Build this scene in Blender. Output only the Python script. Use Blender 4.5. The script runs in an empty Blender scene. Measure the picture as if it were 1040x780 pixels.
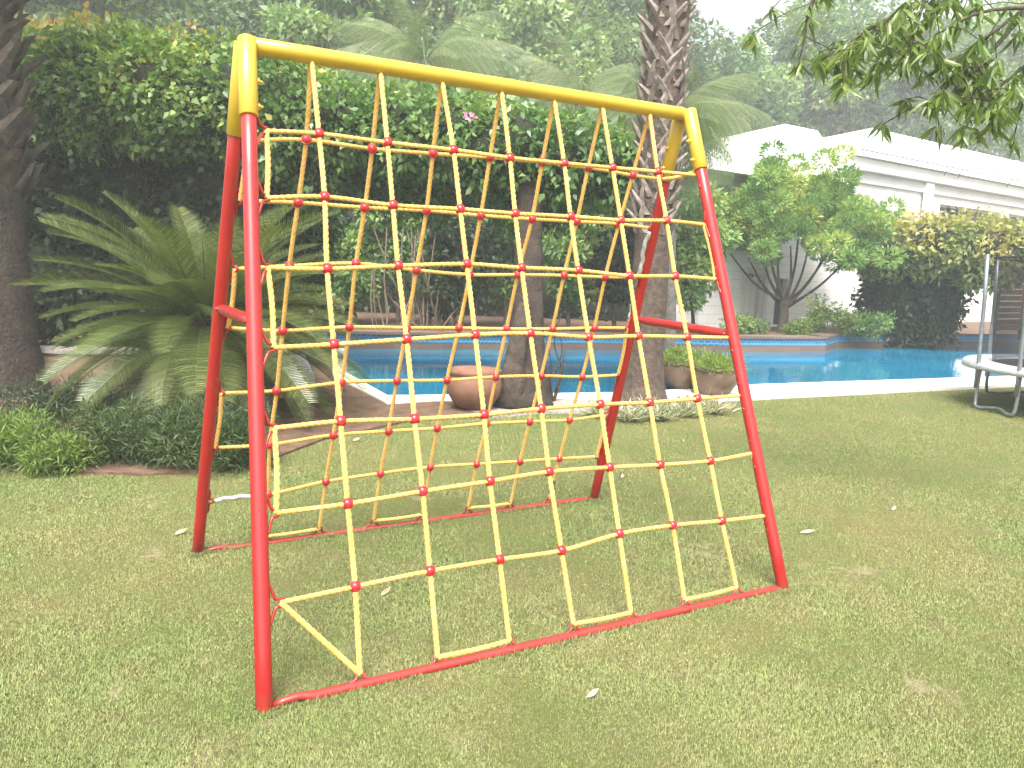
import bpy, math, random
import numpy as np
from mathutils import Vector, Matrix, noise
R = math.radians
rnd = random.Random(7)
rng = np.random.default_rng(11)
S = bpy.context.scene
COL = S.collection

# ------------------------------------------------------------------ camera
CX, CY, CZ, PAN, TILT, ROLL, F = -1.791251, -3.451977, 1.558264, 0.50879, -0.148949, 0.035042, 804.681474
WB, WT, DD, HH = 1.26619, 1.142549, 0.829618, 2.4
fw = np.array([math.sin(PAN)*math.cos(TILT), math.cos(PAN)*math.cos(TILT), math.sin(TILT)])
_r = np.array([math.cos(PAN), -math.sin(PAN), 0.0]); _u = np.cross(_r, fw)
rt = _r*math.cos(ROLL) + _u*math.sin(ROLL); up = -_r*math.sin(ROLL) + _u*math.cos(ROLL)
CAM = np.array([CX, CY, CZ])
cam = bpy.data.cameras.new('camera'); camo = bpy.data.objects.new('camera', cam); COL.objects.link(camo)
camo.matrix_world = Matrix(((rt[0], up[0], -fw[0], CX), (rt[1], up[1], -fw[1], CY), (rt[2], up[2], -fw[2], CZ), (0, 0, 0, 1)))
cam.sensor_fit = 'HORIZONTAL'; cam.sensor_width = 36; cam.lens = F/1040*36
cam.clip_start = 0.05; cam.clip_end = 600
S.camera = camo

# ------------------------------------------------------------------ light
SUN_EL, SUN_AZ = R(58), R(215)      # azimuth clockwise from +Y
w = bpy.data.worlds.new('World'); S.world = w; w.use_nodes = True
nt = w.node_tree; nt.nodes.clear()
sky = nt.nodes.new('ShaderNodeTexSky'); sky.sky_type = 'NISHITA'; sky.sun_disc = False
sky.sun_elevation = SUN_EL; sky.sun_rotation = SUN_AZ
sky.air_density = 1.0; sky.dust_density = 7.0; sky.ozone_density = 0.3
bg = nt.nodes.new('ShaderNodeBackground'); bg.inputs[1].default_value = 0.15
wo = nt.nodes.new('ShaderNodeOutputWorld')
hs = nt.nodes.new('ShaderNodeHueSaturation'); hs.inputs['Saturation'].default_value = 0.3
nt.links.new(sky.outputs[0], hs.inputs['Color']); nt.links.new(hs.outputs[0], bg.inputs[0]); nt.links.new(bg.outputs[0], wo.inputs[0])
sun = bpy.data.lights.new('sun', 'SUN'); sun.energy = 2.0; sun.angle = R(25); sun.color = (1, .96, .88)
suno = bpy.data.objects.new('sun', sun); COL.objects.link(suno)
sd = Vector((math.sin(SUN_AZ)*math.cos(SUN_EL), math.cos(SUN_AZ)*math.cos(SUN_EL), math.sin(SUN_EL)))
suno.rotation_euler = sd.to_track_quat('Z', 'Y').to_euler()
S.view_settings.view_transform = 'Standard'; S.view_settings.look = 'None'
S.view_settings.gamma = 1; S.view_settings.exposure = 1.45
S.render.engine = 'CYCLES'
S.cycles.max_bounces = 7; S.cycles.diffuse_bounces = 4; S.cycles.glossy_bounces = 3
S.cycles.transmission_bounces = 4; S.cycles.transparent_max_bounces = 12; S.cycles.volume_bounces = 1
S.cycles.use_denoising = True; S.cycles.sample_clamp_indirect = 6

# ------------------------------------------------------------------ geometry helpers
def ray(px, py): return fw + rt*(px-520)/F - up*(py-390)/F
def at(px, py, dep): return CAM + ray(px, py)*dep
def gp(px, py, z=0.0):
    d = ray(px, py); return CAM + d*((z-CZ)/d[2])
def on_plane(px, py, side):            # side -1 front net plane, +1 back
    n = np.array([0, HH, -DD]) if side < 0 else np.array([0, HH, DD])
    c = DD*HH if side < 0 else -DD*HH
    d = ray(px, py); t = -(n@CAM + c)/(n@d); return CAM + d*t
def footxy(px, dep, z=0.0):            # point at pixel column and depth, on height z
    lo, hi = -2000, 3000
    for _ in range(50):
        m = (lo+hi)/2
        if at(px, m, dep)[2] > z: lo = m
        else: hi = m
    return at(px, (lo+hi)/2, dep)

class MB:
    def __init__(s): s.v = []; s.f = []; s.n = 0; s.a = []
    def add(s, v, f, a=None):
        v = np.asarray(v, float).reshape(-1, 3); s.v.append(v)
        for q in f: s.f.append(tuple(int(i)+s.n for i in q))
        s.n += len(v); s.a.append(np.full(len(v), 0.5 if a is None else a) if a is None or np.isscalar(a) else np.asarray(a, float))
    def build(s, name, mat, parent=None, smooth=False, loc=None):
        me = bpy.data.meshes.new(name)
        V = np.concatenate(s.v) if s.v else np.zeros((0, 3))
        if loc is not None: V = V - np.asarray(loc)
        me.from_pydata(V.tolist(), [], s.f)
        at_ = me.attributes.new('rnd', 'FLOAT', 'POINT'); at_.data.foreach_set('value', np.concatenate(s.a).astype(np.float32))
        me.materials.append(mat)
        if smooth: me.polygons.foreach_set('use_smooth', [True]*len(me.polygons))
        me.update()
        o = bpy.data.objects.new(name, me); COL.objects.link(o)
        if loc is not None: o.location = [float(x) for x in loc]
        if parent is not None:
            o.parent = parent
            o.matrix_parent_inverse = Matrix.Identity(4)
            o.location = Vector([float(x) for x in (loc if loc is not None else (0, 0, 0))]) - Vector(PW(parent))
        return o
def PW(o):
    l = Vector(o.location)
    while o.parent: o = o.parent; l += o.location
    return l
def tag(o, label=None, cat=None, group=None, kind=None):
    if label: o['label'] = label
    if cat: o['category'] = cat
    if group: o['group'] = group
    if kind: o['kind'] = kind
    return o
def empty(name, loc, label, cat, group=None):
    o = bpy.data.objects.new(name, None); COL.objects.link(o); o.location = [float(x) for x in loc]
    o.empty_display_size = .1
    return tag(o, label, cat, group)

def frames(P):
    P = np.asarray(P, float); T = np.gradient(P, axis=0); T /= np.linalg.norm(T, axis=1)[:, None]+1e-12
    a = np.array([0, 0, 1.0]) if abs(T[0][2]) < .9 else np.array([1.0, 0, 0])
    n = np.cross(T[0], a); n /= np.linalg.norm(n); N = [n]
    for t in T[1:]:
        n = n - t*(n@t); n /= np.linalg.norm(n)+1e-12; N.append(n)
    N = np.array(N); return T, N, np.cross(T, N)
def tube(mb, P, rad, seg=12, cap=True, rfun=None, a=None):
    P = np.asarray(P, float); k = len(P); T, N, B = frames(P)
    rad = np.broadcast_to(np.asarray(rad, float), (k,))
    th = np.linspace(0, 2*np.pi, seg, endpoint=False)
    rr = rad[:, None]*np.ones((1, seg))
    if rfun is not None: rr = rfun(np.arange(k)[:, None], th[None, :], rr)
    V = P[:, None, :] + rr[..., None]*(np.cos(th)[None, :, None]*N[:, None, :] + np.sin(th)[None, :, None]*B[:, None, :])
    f = [(i*seg+j, i*seg+(j+1) % seg, (i+1)*seg+(j+1) % seg, (i+1)*seg+j) for i in range(k-1) for j in range(seg)]
    V = V.reshape(-1, 3)
    if cap:
        f.append(tuple(range(seg-1, -1, -1))); f.append(tuple((k-1)*seg+j for j in range(seg)))
    mb.add(V, f, a)
def pipe(mb, a, b, r, seg=20, bev=.004):
    a = np.asarray(a, float); b = np.asarray(b, float); L = np.linalg.norm(b-a); d = (b-a)/L; bev = min(bev, r*.4)
    n = max(2, int(L/.25)); mid = [a + d*(bev+(L-2*bev)*i/n) for i in range(n+1)]
    P = [a]+mid+[b]; T = d; x = np.array([0, 0, 1.0]) if abs(d[2]) < .9 else np.array([1.0, 0, 0])
    tube(mb, P, [r-bev]+[r]*(n+1)+[r-bev], seg)
def spline(pts, n=8):
    P = [np.asarray(p, float) for p in pts]; P = [2*P[0]-P[1]]+P+[2*P[-1]-P[-2]]; out = []
    for i in range(1, len(P)-2):
        for k in range(n):
            t = k/n; out.append(.5*((2*P[i])+(-P[i-1]+P[i+1])*t+(2*P[i-1]-5*P[i]+4*P[i+1]-P[i+2])*t*t+(-P[i-1]+3*P[i]-3*P[i+1]+P[i+2])*t**3))
    out.append(P[-2]); return np.array(out)
def resample(P, step):
    P = np.asarray(P); s = np.r_[0, np.cumsum(np.linalg.norm(np.diff(P, axis=0), axis=1))]
    n = max(3, int(s[-1]/step)); q = np.linspace(0, s[-1], n)
    return np.stack([np.interp(q, s, P[:, i]) for i in range(3)], 1)
def box(mb, c, s, rotz=0, bev=0.0, tilt=None, a=None):
    c = np.asarray(c, float); hx, hy, hz = [x/2 for x in s]; b = bev
    V = []
    for (z, k) in ((-hz, b), (-hz+b, 0), (hz-b, 0), (hz, b)) if b > 0 else ((-hz, 0), (hz, 0)):
        V += [(-hx+k, -hy+k, z), (hx-k, -hy+k, z), (hx-k, hy-k, z), (-hx+k, hy-k, z)]
    n = len(V)//4
    f = [(3, 2, 1, 0), tuple((n-1)*4+i for i in range(4))]+[(i*4+j, i*4+(j+1) % 4, (i+1)*4+(j+1) % 4, (i+1)*4+j) for i in range(n-1) for j in range(4)]
    V = np.array(V); ca, sa = math.cos(rotz), math.sin(rotz)
    V = V@np.array([[ca, sa, 0], [-sa, ca, 0], [0, 0, 1]])
    mb.add(V+c, f, a)
def prism(mb, poly, z0, z1):
    n = len(poly); V = [(p[0], p[1], z0) for p in poly]+[(p[0], p[1], z1) for p in poly]
    mb.add(V, [tuple(range(n-1, -1, -1)), tuple(range(n, 2*n))]+[(i, (i+1) % n, n+(i+1) % n, n+i) for i in range(n)])
def lathe(mb, prof, c, seg=32, wob=0):
    V = []; 
    for r, z in prof:
        for j in range(seg):
            t = 2*math.pi*j/seg; q = r*(1+wob*math.sin(3*t+z*5)); V.append((c[0]+q*math.cos(t), c[1]+q*math.sin(t), c[2]+z))
    k = len(prof)
    mb.add(V, [(i*seg+j, i*seg+(j+1) % seg, (i+1)*seg+(j+1) % seg, (i+1)*seg+j) for i in range(k-1) for j in range(seg)])

# ------------------------------------------------------------------ materials
def mat(name):
    m = bpy.data.materials.new(name); m.use_nodes = True; n = m.node_tree.nodes; b = n['Principled BSDF']; return m, m.node_tree, b
def N(t, typ, **k):
    n = t.nodes.new(typ)
    for a, v in k.items():
        if a[0] == '_': n.inputs[a[1:].replace('_', ' ')].default_value = v
        else: setattr(n, a, v)
    return n
def ramp(t, fac, stops):
    r = t.nodes.new('ShaderNodeValToRGB'); e = r.color_ramp.elements
    while len(e) < len(stops): e.new(.5)
    for i, (p, c) in enumerate(stops): e[i].position = p; e[i].color = (*c, 1) if len(c) == 3 else c
    t.links.new(fac, r.inputs[0]); return r.outputs[0]
def pos(t): return t.nodes.new('ShaderNodeNewGeometry').outputs['Position']
def nz(t, scale, detail=4, rough=.55, vec=None):
    n = t.nodes.new('ShaderNodeTexNoise'); n.inputs['Scale'].default_value = scale; n.inputs['Detail'].default_value = detail; n.inputs['Roughness'].default_value = rough
    t.links.new(vec if vec is not None else pos(t), n.inputs['Vector']); return n.outputs['Fac']
def mix(t, f, a, b, typ='MIX'):
    m = t.nodes.new('ShaderNodeMix'); m.data_type = 'RGBA'; m.blend_type = typ
    for s, v in ((m.inputs[0], f), (m.inputs[6], a), (m.inputs[7], b)):
        if hasattr(v, 'default_value') or hasattr(v, 'is_linked'): t.links.new(v, s)
        else: s.default_value = v if isinstance(v, (int, float)) else (*v, 1)
    return m.outputs[2]
def bump(t, b, h, st=.3, d=.01):
    n = t.nodes.new('ShaderNodeBump'); n.inputs['Strength'].default_value = st; n.inputs['Distance'].default_value = d
    t.links.new(h, n.inputs['Height']); t.links.new(n.outputs[0], b.inputs['Normal'])
def simple(name, c1, c2, scale=5, rough=.7, bs=0, bd=.01, bscale=None, metal=0, coat=0, detail=5):
    m, t, b = mat(name); f = nz(t, scale, detail)
    t.links.new(ramp(t, f, [(.3, c1), (.7, c2)]), b.inputs['Base Color'])
    b.inputs['Roughness'].default_value = rough; b.inputs['Metallic'].default_value = metal; b.inputs['Coat Weight'].default_value = coat
    if bs: bump(t, b, nz(t, bscale or scale*4, 6), bs, bd)
    return m
GAIN = {'creeper_leaf': 1.8, 'canopy_leaf': 1.8, 'shrub_leaf': 1.9, 'dark_shade_leaf': .65, 'far_leaf_mid': 1.9, 'far_leaf_dark': 1.8, 'far_leaf_pale': 1.9, 'frangipani_leaf': 1.65, 'yellow_creeper_leaf': 1.15,
        'cycad_leaflet': 1.6, 'fern_spray': 1.0, 'dark_fern_spray': .95, 'palm_frond': 1.6, 'mango_leaf': 1.0, 'spider_leaf': 1.1, 'pot_plant_leaf': 1.2}
def leafmat(name, cols, trans=.35, rough=.45, big=0.6, bigcols=None):
    """per-leaf colour variation from the attribute rnd, light passing through the blade"""
    m, t, b = mat(name); g_ = GAIN.get(name, 1.4); cols = [(min(.6, c[0]*g_*1.08+c[1]*g_*.10), min(.6, c[1]*g_*.96), min(.6, c[2]*g_+c[1]*g_*.07)) for c in cols]
    a = t.nodes.new('ShaderNodeAttribute'); a.attribute_name = 'rnd'
    n_ = len(cols); c = ramp(t, a.outputs['Fac'], [((i+.0)/max(1, n_-1), k) for i, k in enumerate(cols)])
    f = nz(t, big, 3)
    c = mix(t, ramp(t, f, [(.35, (0, 0, 0)), (.65, (1, 1, 1))]), c, mix(t, 1.0, c, (.72, .85, .8), 'MULTIPLY'))
    t.links.new(c, b.inputs['Base Color']); b.inputs['Roughness'].default_value = rough
    tr = t.nodes.new('ShaderNodeBsdfTranslucent')
    hs_ = t.nodes.new('ShaderNodeMix'); hs_.data_type = 'RGBA'; hs_.blend_type = 'MULTIPLY'; hs_.inputs[0].default_value = 1; hs_.inputs[7].default_value = (1.5, 1.6, .7, 1)
    t.links.new(c, hs_.inputs[6]); t.links.new(hs_.outputs[2], tr.inputs[0])
    ms = t.nodes.new('ShaderNodeMixShader'); ms.inputs[0].default_value = trans
    t.links.new(b.outputs[0], ms.inputs[1]); t.links.new(tr.outputs[0], ms.inputs[2])
    t.links.new(ms.outputs[0], t.nodes['Material Output'].inputs[0]); return m

def paint(name, col, chip, rough=.28):
    m, t, b = mat(name)
    f = nz(t, 3.0, 6); c = ramp(t, f, [(.3, tuple(x*.86 for x in col)), (.7, col)])
    g = nz(t, 38, 8, .7); k = nz(t, 5, 2)
    s = t.nodes.new('ShaderNodeMath'); s.operation = 'MULTIPLY'; t.links.new(g, s.inputs[0]); t.links.new(k, s.inputs[1])
    c = mix(t, ramp(t, s.outputs[0], [(.36, (0, 0, 0)), (.42, (1, 1, 1))]), c, chip)
    sp = t.nodes.new('ShaderNodeSeparateXYZ'); t.links.new(pos(t), sp.inputs[0]); hh = N(t, 'ShaderNodeMath', operation='MULTIPLY_ADD'); t.links.new(nz(t, 22, 6, .7), hh.inputs[0]); hh.inputs[1].default_value = -.09; t.links.new(sp.outputs[2], hh.inputs[2])
    c = mix(t, ramp(t, hh.outputs[0], [(-.0, (.16, .16, .16)), (.03, (0, 0, 0))]), c, (.16, .10, .06))
    c = mix(t, ramp(t, nz(t, 2.6, 7, .75), [(.52, (0, 0, 0)), (.78, (.35, .35, .35))]), c, tuple(x*.55+.03 for x in col))
    t.links.new(c, b.inputs['Base Color'])
    t.links.new(ramp(t, nz(t, 9, 5), [(.3, (rough, )*3), (.75, (rough+.22, )*3)]), b.inputs['Roughness'])
    b.inputs['Coat Weight'].default_value = .4; b.inputs['Coat Roughness'].default_value = .1
    bump(t, b, nz(t, 30, 3), .05, .004); return m
M = {}
M['red'] = paint('red_paint', (.36, .012, .012), (.35, .06, .05))
M['yellow'] = paint('yellow_paint', (.53, .36, .025), (.55, .32, .05))
M['bead'] = simple('bead_plastic', (.42, .012, .02), (.52, .02, .03), 9, .3, .05, .002, coat=.2)
def ropemat():
    m, t, b = mat('yellow_rope'); f = nz(t, 14, 6, .7)
    c = ramp(t, f, [(.25, (.50, .26, .04)), (.5, (.70, .40, .085)), (.8, (.76, .51, .17))])
    g = nz(t, 2.2, 5, .7)
    c = mix(t, ramp(t, g, [(.56, (0, 0, 0)), (.72, (.55, .55, .55))]), c, (.38, .25, .09))
    t.links.new(c, b.inputs['Base Color']); b.inputs['Roughness'].default_value = .62
    b.inputs['Sheen Weight'].default_value = .25
    bump(t, b, nz(t, 260, 3), .5, .0015); return m
M['rope'] = ropemat()
M['tape'] = simple('silver_tape', (.45, .47, .48), (.72, .74, .75), 30, .3, .5, .004, metal=.5)
M['darktape'] = simple('dark_tape', (.03, .05, .05), (.07, .10, .10), 30, .4, .4, .003)

def lawn_color(t):
    p = pos(t)
    a = nz(t, .55, 5, .6, p); b_ = nz(t, 3.5, 5, .65, p); c_ = nz(t, 60, 4, .7, p)
    base = ramp(t, a, [(.3, (.178, .235, .084)), (.5, (.222, .258, .102)), (.72, (.280, .278, .128))])
    c = mix(t, ramp(t, b_, [(.42, (0, 0, 0)), (.70, (.5, .5, .5))]), base, (.29, .24, .14))
    c = mix(t, ramp(t, c_, [(.35, (.75, .75, .75)), (.6, (0, 0, 0))]), c, mix(t, 1.0, c, (.62, .66, .5), 'MULTIPLY'))
    return c
DIRT = [(*[float(q) for q in gp(x, y)[:2]], r) for x, y, r in [(272, 728, .16), (150, 566, .2), (207, 765, .17), (490, 771, .2), (150, 508, .24), (797, 590, .2), (860, 585, .34), (305, 543, .12), (600, 645, .12), (15, 462, .2), (598, 492, .18),
        (425, 505, .12), (360, 655, .12), (530, 662, .12), (730, 560, .25), (120, 700, .12), (930, 700, .2), (980, 600, .2)]]
def lawnmat(ground=True):
    m, t, b = mat('lawn' if ground else 'grass_blades'); c = lawn_color(t)
    if ground:
        c = mix(t, 1.0, c, (.74, .70, .62), 'MULTIPLY')
        sep = t.nodes.new('ShaderNodeSeparateXYZ'); t.links.new(pos(t), sep.inputs[0]); acc = None
        nn = nz(t, 4.5, 8, .8)
        for (x, y, r) in DIRT:
            dx = N(t, 'ShaderNodeVectorMath', operation='DISTANCE'); t.links.new(pos(t), dx.inputs[0]); dx.inputs[1].default_value = (x, y, 0)
            q = N(t, 'ShaderNodeMath', operation='DIVIDE'); t.links.new(dx.outputs['Value'], q.inputs[0]); q.inputs[1].default_value = r
            s = N(t, 'ShaderNodeMath', operation='SUBTRACT'); s.inputs[0].default_value = 1; t.links.new(q.outputs[0], s.inputs[1]); s.use_clamp = True
            if acc is None: acc = s.outputs[0]
            else:
                mx = N(t, 'ShaderNodeMath', operation='MAXIMUM'); t.links.new(acc, mx.inputs[0]); t.links.new(s.outputs[0], mx.inputs[1]); acc = mx.outputs[0]
        m0 = N(t, 'ShaderNodeMath', operation='MULTIPLY_ADD'); t.links.new(nn, m0.inputs[0]); m0.inputs[1].default_value = 2.6; m0.inputs[2].default_value = -1.25; mu = N(t, 'ShaderNodeMath', operation='MULTIPLY', use_clamp=True); t.links.new(acc, mu.inputs[0]); t.links.new(m0.outputs[0], mu.inputs[1])
        c = mix(t, ramp(t, mu.outputs[0], [(.04, (0, 0, 0)), (.22, (.75, .75, .75))]), c, (.40, .31, .22))
        bump(t, b, nz(t, 90, 6, .75), .8, .03)
        b.inputs['Specular IOR Level'].default_value = .1
    else:
        a = t.nodes.new('ShaderNodeAttribute'); a.attribute_name = 'rnd'
        v = ramp(t, a.outputs['Fac'], [(0, (.72, .76, .72)), (.45, (1, 1, 1)), (.85, (1.05, 1.03, .98)), (.95, (1.22, 1.08, .95)), (1, (1.35, 1.08, 1.0))])
        c = mix(t, 1.0, c, v, 'MULTIPLY'); c = mix(t, 1.0, c, (1.12, 1.15, 1.15), 'MULTIPLY'); b.inputs['Specular IOR Level'].default_value = .25
    t.links.new(c, b.inputs['Base Color']); b.inputs['Roughness'].default_value = .75; return m
M['lawn'] = lawnmat(True); M['blade'] = lawnmat(False)
M['soil'] = simple('soil', (.085, .048, .028), (.165, .10, .062), 6, .95, .7, .04, 30)
M['deck'] = simple('pale_stone_deck', (.62, .58, .52), (.74, .71, .66), 4, .7, .2, .004, 50)
M['gravel'] = simple('gravel', (.18, .155, .14), (.5, .45, .41), 60, .9, .8, .02, 70)
M['terracotta'] = simple('terracotta', (.14, .062, .038), (.23, .115, .072), 5, .75, .25, .006, 40)
M['potbrown'] = simple('brown_glazed_clay', (.10, .065, .04), (.18, .115, .075), 5, .5, .2, .005, 40)
def brickmat(name, c1, c2, mortar, sx=.22, sy=.075, rot=False):
    m, t, b = mat(name); br = t.nodes.new('ShaderNodeTexBrick')
    tc = t.nodes.new('ShaderNodeTexCoord'); sp = N(t, 'ShaderNodeSeparateXYZ'); t.links.new(tc.outputs['Object'], sp.inputs[0])
    cb = N(t, 'ShaderNodeCombineXYZ'); ad = N(t, 'ShaderNodeMath', operation='ADD'); t.links.new(sp.outputs[0], ad.inputs[0]); t.links.new(sp.outputs[1], ad.inputs[1])
    t.links.new(ad.outputs[0], cb.inputs[0]); t.links.new(sp.outputs[2], cb.inputs[1]); t.links.new(cb.outputs[0], br.inputs['Vector'])
    br.inputs['Scale'].default_value = 1; br.inputs['Brick Width'].default_value = sx; br.inputs['Row Height'].default_value = sy; br.inputs['Mortar Size'].default_value = .006
    br.inputs['Color1'].default_value = (*c1, 1); br.inputs['Color2'].default_value = (*c2, 1); br.inputs['Mortar'].default_value = (*mortar, 1)
    c = mix(t, ramp(t, nz(t, 1.7, 6), [(.3, (.0,)*3), (.75, (.5,)*3)]), br.outputs[0], mix(t, 1.0, br.outputs[0], (.7, .68, .62), 'MULTIPLY'))
    t.links.new(c, b.inputs['Base Color']); b.inputs['Roughness'].default_value = .85; bump(t, b, br.outputs['Fac'], -.4, .008); return m
M['brick'] = brickmat('pink_brick', (.24, .14, .1), (.17, .1, .075), (.2, .17, .14))
M['stone'] = brickmat('white_stone_cladding', (.86, .85, .84), (.80, .79, .78), (.6, .59, .58), .6, .2)
M['tile'] = brickmat('blue_mosaic_tile', (.02, .16, .34), (.03, .24, .45), (.2, .35, .45), .06, .06)
M['poolstone'] = brickmat('brown_stone_tile', (.20, .135, .10), (.15, .10, .078), (.15, .12, .10), .3, .12)
M['white'] = simple('white_render', (.74, .74, .74), (.82, .82, .81), 2, .6, .05, .003)
M['greywhite'] = simple('grey_render', (.52, .52, .52), (.62, .61, .6), 2, .7, .05, .003)
def roofmat():
    m, t, b = mat('white_roof'); wv = t.nodes.new('ShaderNodeTexWave'); wv.wave_type = 'BANDS'; wv.bands_direction = 'Z'; wv.wave_profile = 'SAW'
    wv.inputs['Scale'].default_value = 2.2; wv.inputs['Distortion'].default_value = 0.0; t.links.new(pos(t), wv.inputs['Vector'])
    c = ramp(t, wv.outputs['Fac'], [(0, (.55, .55, .56)), (.1, (.80, .80, .80)), (1, (.84, .84, .84))])
    t.links.new(c, b.inputs['Base Color']); b.inputs['Roughness'].default_value = .5; bump(t, b, wv.outputs['Fac'], .3, .02); return m
M['roof'] = roofmat()
def glassmat():
    m, t, b = mat('dark_window_glass'); b.inputs['Base Color'].default_value = (.03, .04, .045, 1); b.inputs['Roughness'].default_value = .06; b.inputs['Coat Weight'].default_value = .4; return m
M['glass'] = glassmat()
def watermat():
    m, t, b = mat('pool_water'); f = nz(t, .35, 3)
    c = ramp(t, f, [(.3, (.0, .12, .24)), (.7, (.004, .20, .33))])
    t.links.new(c, b.inputs['Base Color']); b.inputs['Roughness'].default_value = .05; b.inputs['IOR'].default_value = 1.33
    bump(t, b, nz(t, 2.2, 3), .25, .02); return m
M['water'] = watermat()
M['bark'] = simple('bark', (.026, .02, .015), (.085, .064, .048), 9, .95, .9, .03, 22)
M['darkbark'] = simple('dark_bark', (.014, .010, .008), (.05, .036, .027), 9, .95, .9, .03, 22)
M['barkl'] = simple('pale_bark', (.10, .075, .055), (.24, .19, .15), 12, .95, .9, .03, 26)
M['barkg'] = simple('grey_bark', (.08, .07, .06), (.2, .18, .155), 12, .9, .5, .01, 40)
M['palmbark'] = simple('palm_trunk_bark', (.035, .026, .02), (.12, .085, .065), 16, .95, .9, .02, 40)
M['boot'] = simple('old_leaf_base', (.09, .07, .062), (.33, .27, .24), 10, .9, .7, .01, 50)
M['bootdark'] = simple('dark_leaf_base', (.045, .035, .03), (.15, .115, .09), 10, .9, .7, .01, 50)
M['core'] = simple('shade_interior', (.014, .02, .010), (.036, .042, .024), 14, 1, .8, .05)  # near-black core; shade inside the foliage put into its colour
M['steel'] = simple('galvanised_steel', (.20, .235, .27), (.32, .35, .38), 14, .38, .05, .002, metal=.6)
M['pad'] = simple('grey_vinyl_pad', (.36, .38, .41), (.52, .54, .56), 5, .5, .4, .02, 12)
M['rubber'] = simple('black_mat', (.012, .012, .013), (.02, .02, .022), 20, .7)
def netmat():
    m, t, b = mat('black_mesh_net'); b.inputs['Base Color'].default_value = (.02, .02, .022, 1); b.inputs['Roughness'].default_value = .9
    tr = t.nodes.new('ShaderNodeBsdfTransparent'); ms = t.nodes.new('ShaderNodeMixShader'); ms.inputs[0].default_value = .5
    t.links.new(tr.outputs[0], ms.inputs[1]); t.links.new(b.outputs[0], ms.inputs[2]); t.links.new(ms.outputs[0], t.nodes['Material Output'].inputs[0]); return m
M['net'] = netmat()
M['wood'] = simple('brown_wood', (.12, .055, .03), (.22, .11, .06), 6, .6)
M['dry'] = simple('dry_leaf', (.34, .26, .16), (.58, .50, .36), 20, .8)
M['pink'] = simple('pink_petal', (.6, .12, .3), (.75, .3, .5), 20, .6)
M['sack'] = simple('white_sack', (.45, .5, .56), (.72, .72, .68), 9, .6, .6, .02, 14)
M['sackblue'] = simple('blue_print', (.1, .2, .4), (.2, .3, .5), 9, .6)
M['L_creeper'] = leafmat('creeper_leaf', [(.035, .085, .018), (.05, .12, .022), (.075, .16, .03), (.12, .22, .035), (.22, .25, .05), (.30, .17, .07)], .3, .38)
M['L_canopy'] = leafmat('canopy_leaf', [(.03, .075, .02), (.045, .11, .026), (.065, .15, .035), (.10, .19, .04), (.16, .22, .05)], .3, .38)
M['L_shrub'] = leafmat('shrub_leaf', [(.03, .075, .02), (.05, .12, .03), (.08, .17, .04), (.13, .22, .05), (.22, .24, .08)], .3, .45)
M['L_dark'] = leafmat('dark_shade_leaf', [(.02, .05, .016), (.035, .085, .024), (.05, .11, .03), (.08, .14, .04)], .25, .5)  # carries painted shade for hedge and alcove, own tone for dark shrubs
M['L_far1'] = leafmat('far_leaf_mid', [(.04, .09, .03), (.06, .13, .04), (.09, .17, .05), (.12, .2, .06)], .3, .6)
M['L_far2'] = leafmat('far_leaf_dark', [(.03, .065, .028), (.045, .09, .035), (.06, .12, .045), (.085, .14, .05)], .3, .6)
M['L_far3'] = leafmat('far_leaf_pale', [(.06, .12, .045), (.09, .17, .055), (.13, .21, .07), (.16, .23, .08)], .3, .6)
M['L_frang'] = leafmat('frangipani_leaf', [(.05, .13, .03), (.08, .18, .04), (.12, .23, .05), (.18, .28, .06), (.28, .34, .09)], .35, .35)
M['L_yell'] = leafmat('yellow_creeper_leaf', [(.10, .17, .035), (.18, .25, .055), (.28, .32, .08), (.34, .36, .11), (.38, .33, .14)], .35, .45)
M['L_cycad'] = leafmat('cycad_leaflet', [(.028, .06, .014), (.045, .08, .017), (.07, .105, .022), (.12, .14, .04)], .2, .35)
M['L_fern'] = leafmat('fern_spray', [(.05, .12, .02), (.09, .19, .025), (.14, .26, .03), (.2, .31, .045)], .35, .6)
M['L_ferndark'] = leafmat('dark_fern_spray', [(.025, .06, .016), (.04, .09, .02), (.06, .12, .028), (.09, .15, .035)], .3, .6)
M['L_palm'] = leafmat('palm_frond', [(.06, .11, .045), (.09, .16, .06), (.13, .2, .08), (.2, .23, .12)], .3, .5)
M['L_mango'] = leafmat('mango_leaf', [(.06, .13, .018), (.085, .18, .022), (.12, .23, .03), (.18, .29, .04)], .4, .3)
M['L_spider'] = leafmat('spider_leaf', [(.10, .15, .05), (.2, .25, .10), (.42, .43, .3), (.55, .52, .42)], .3, .5)
M['L_pot'] = leafmat('pot_plant_leaf', [(.1, .2, .03), (.16, .28, .04), (.24, .36, .06)], .35, .5)
M['rachis'] = simple('frond_rib', (.16, .18, .05), (.24, .24, .08), 10, .6)

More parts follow.
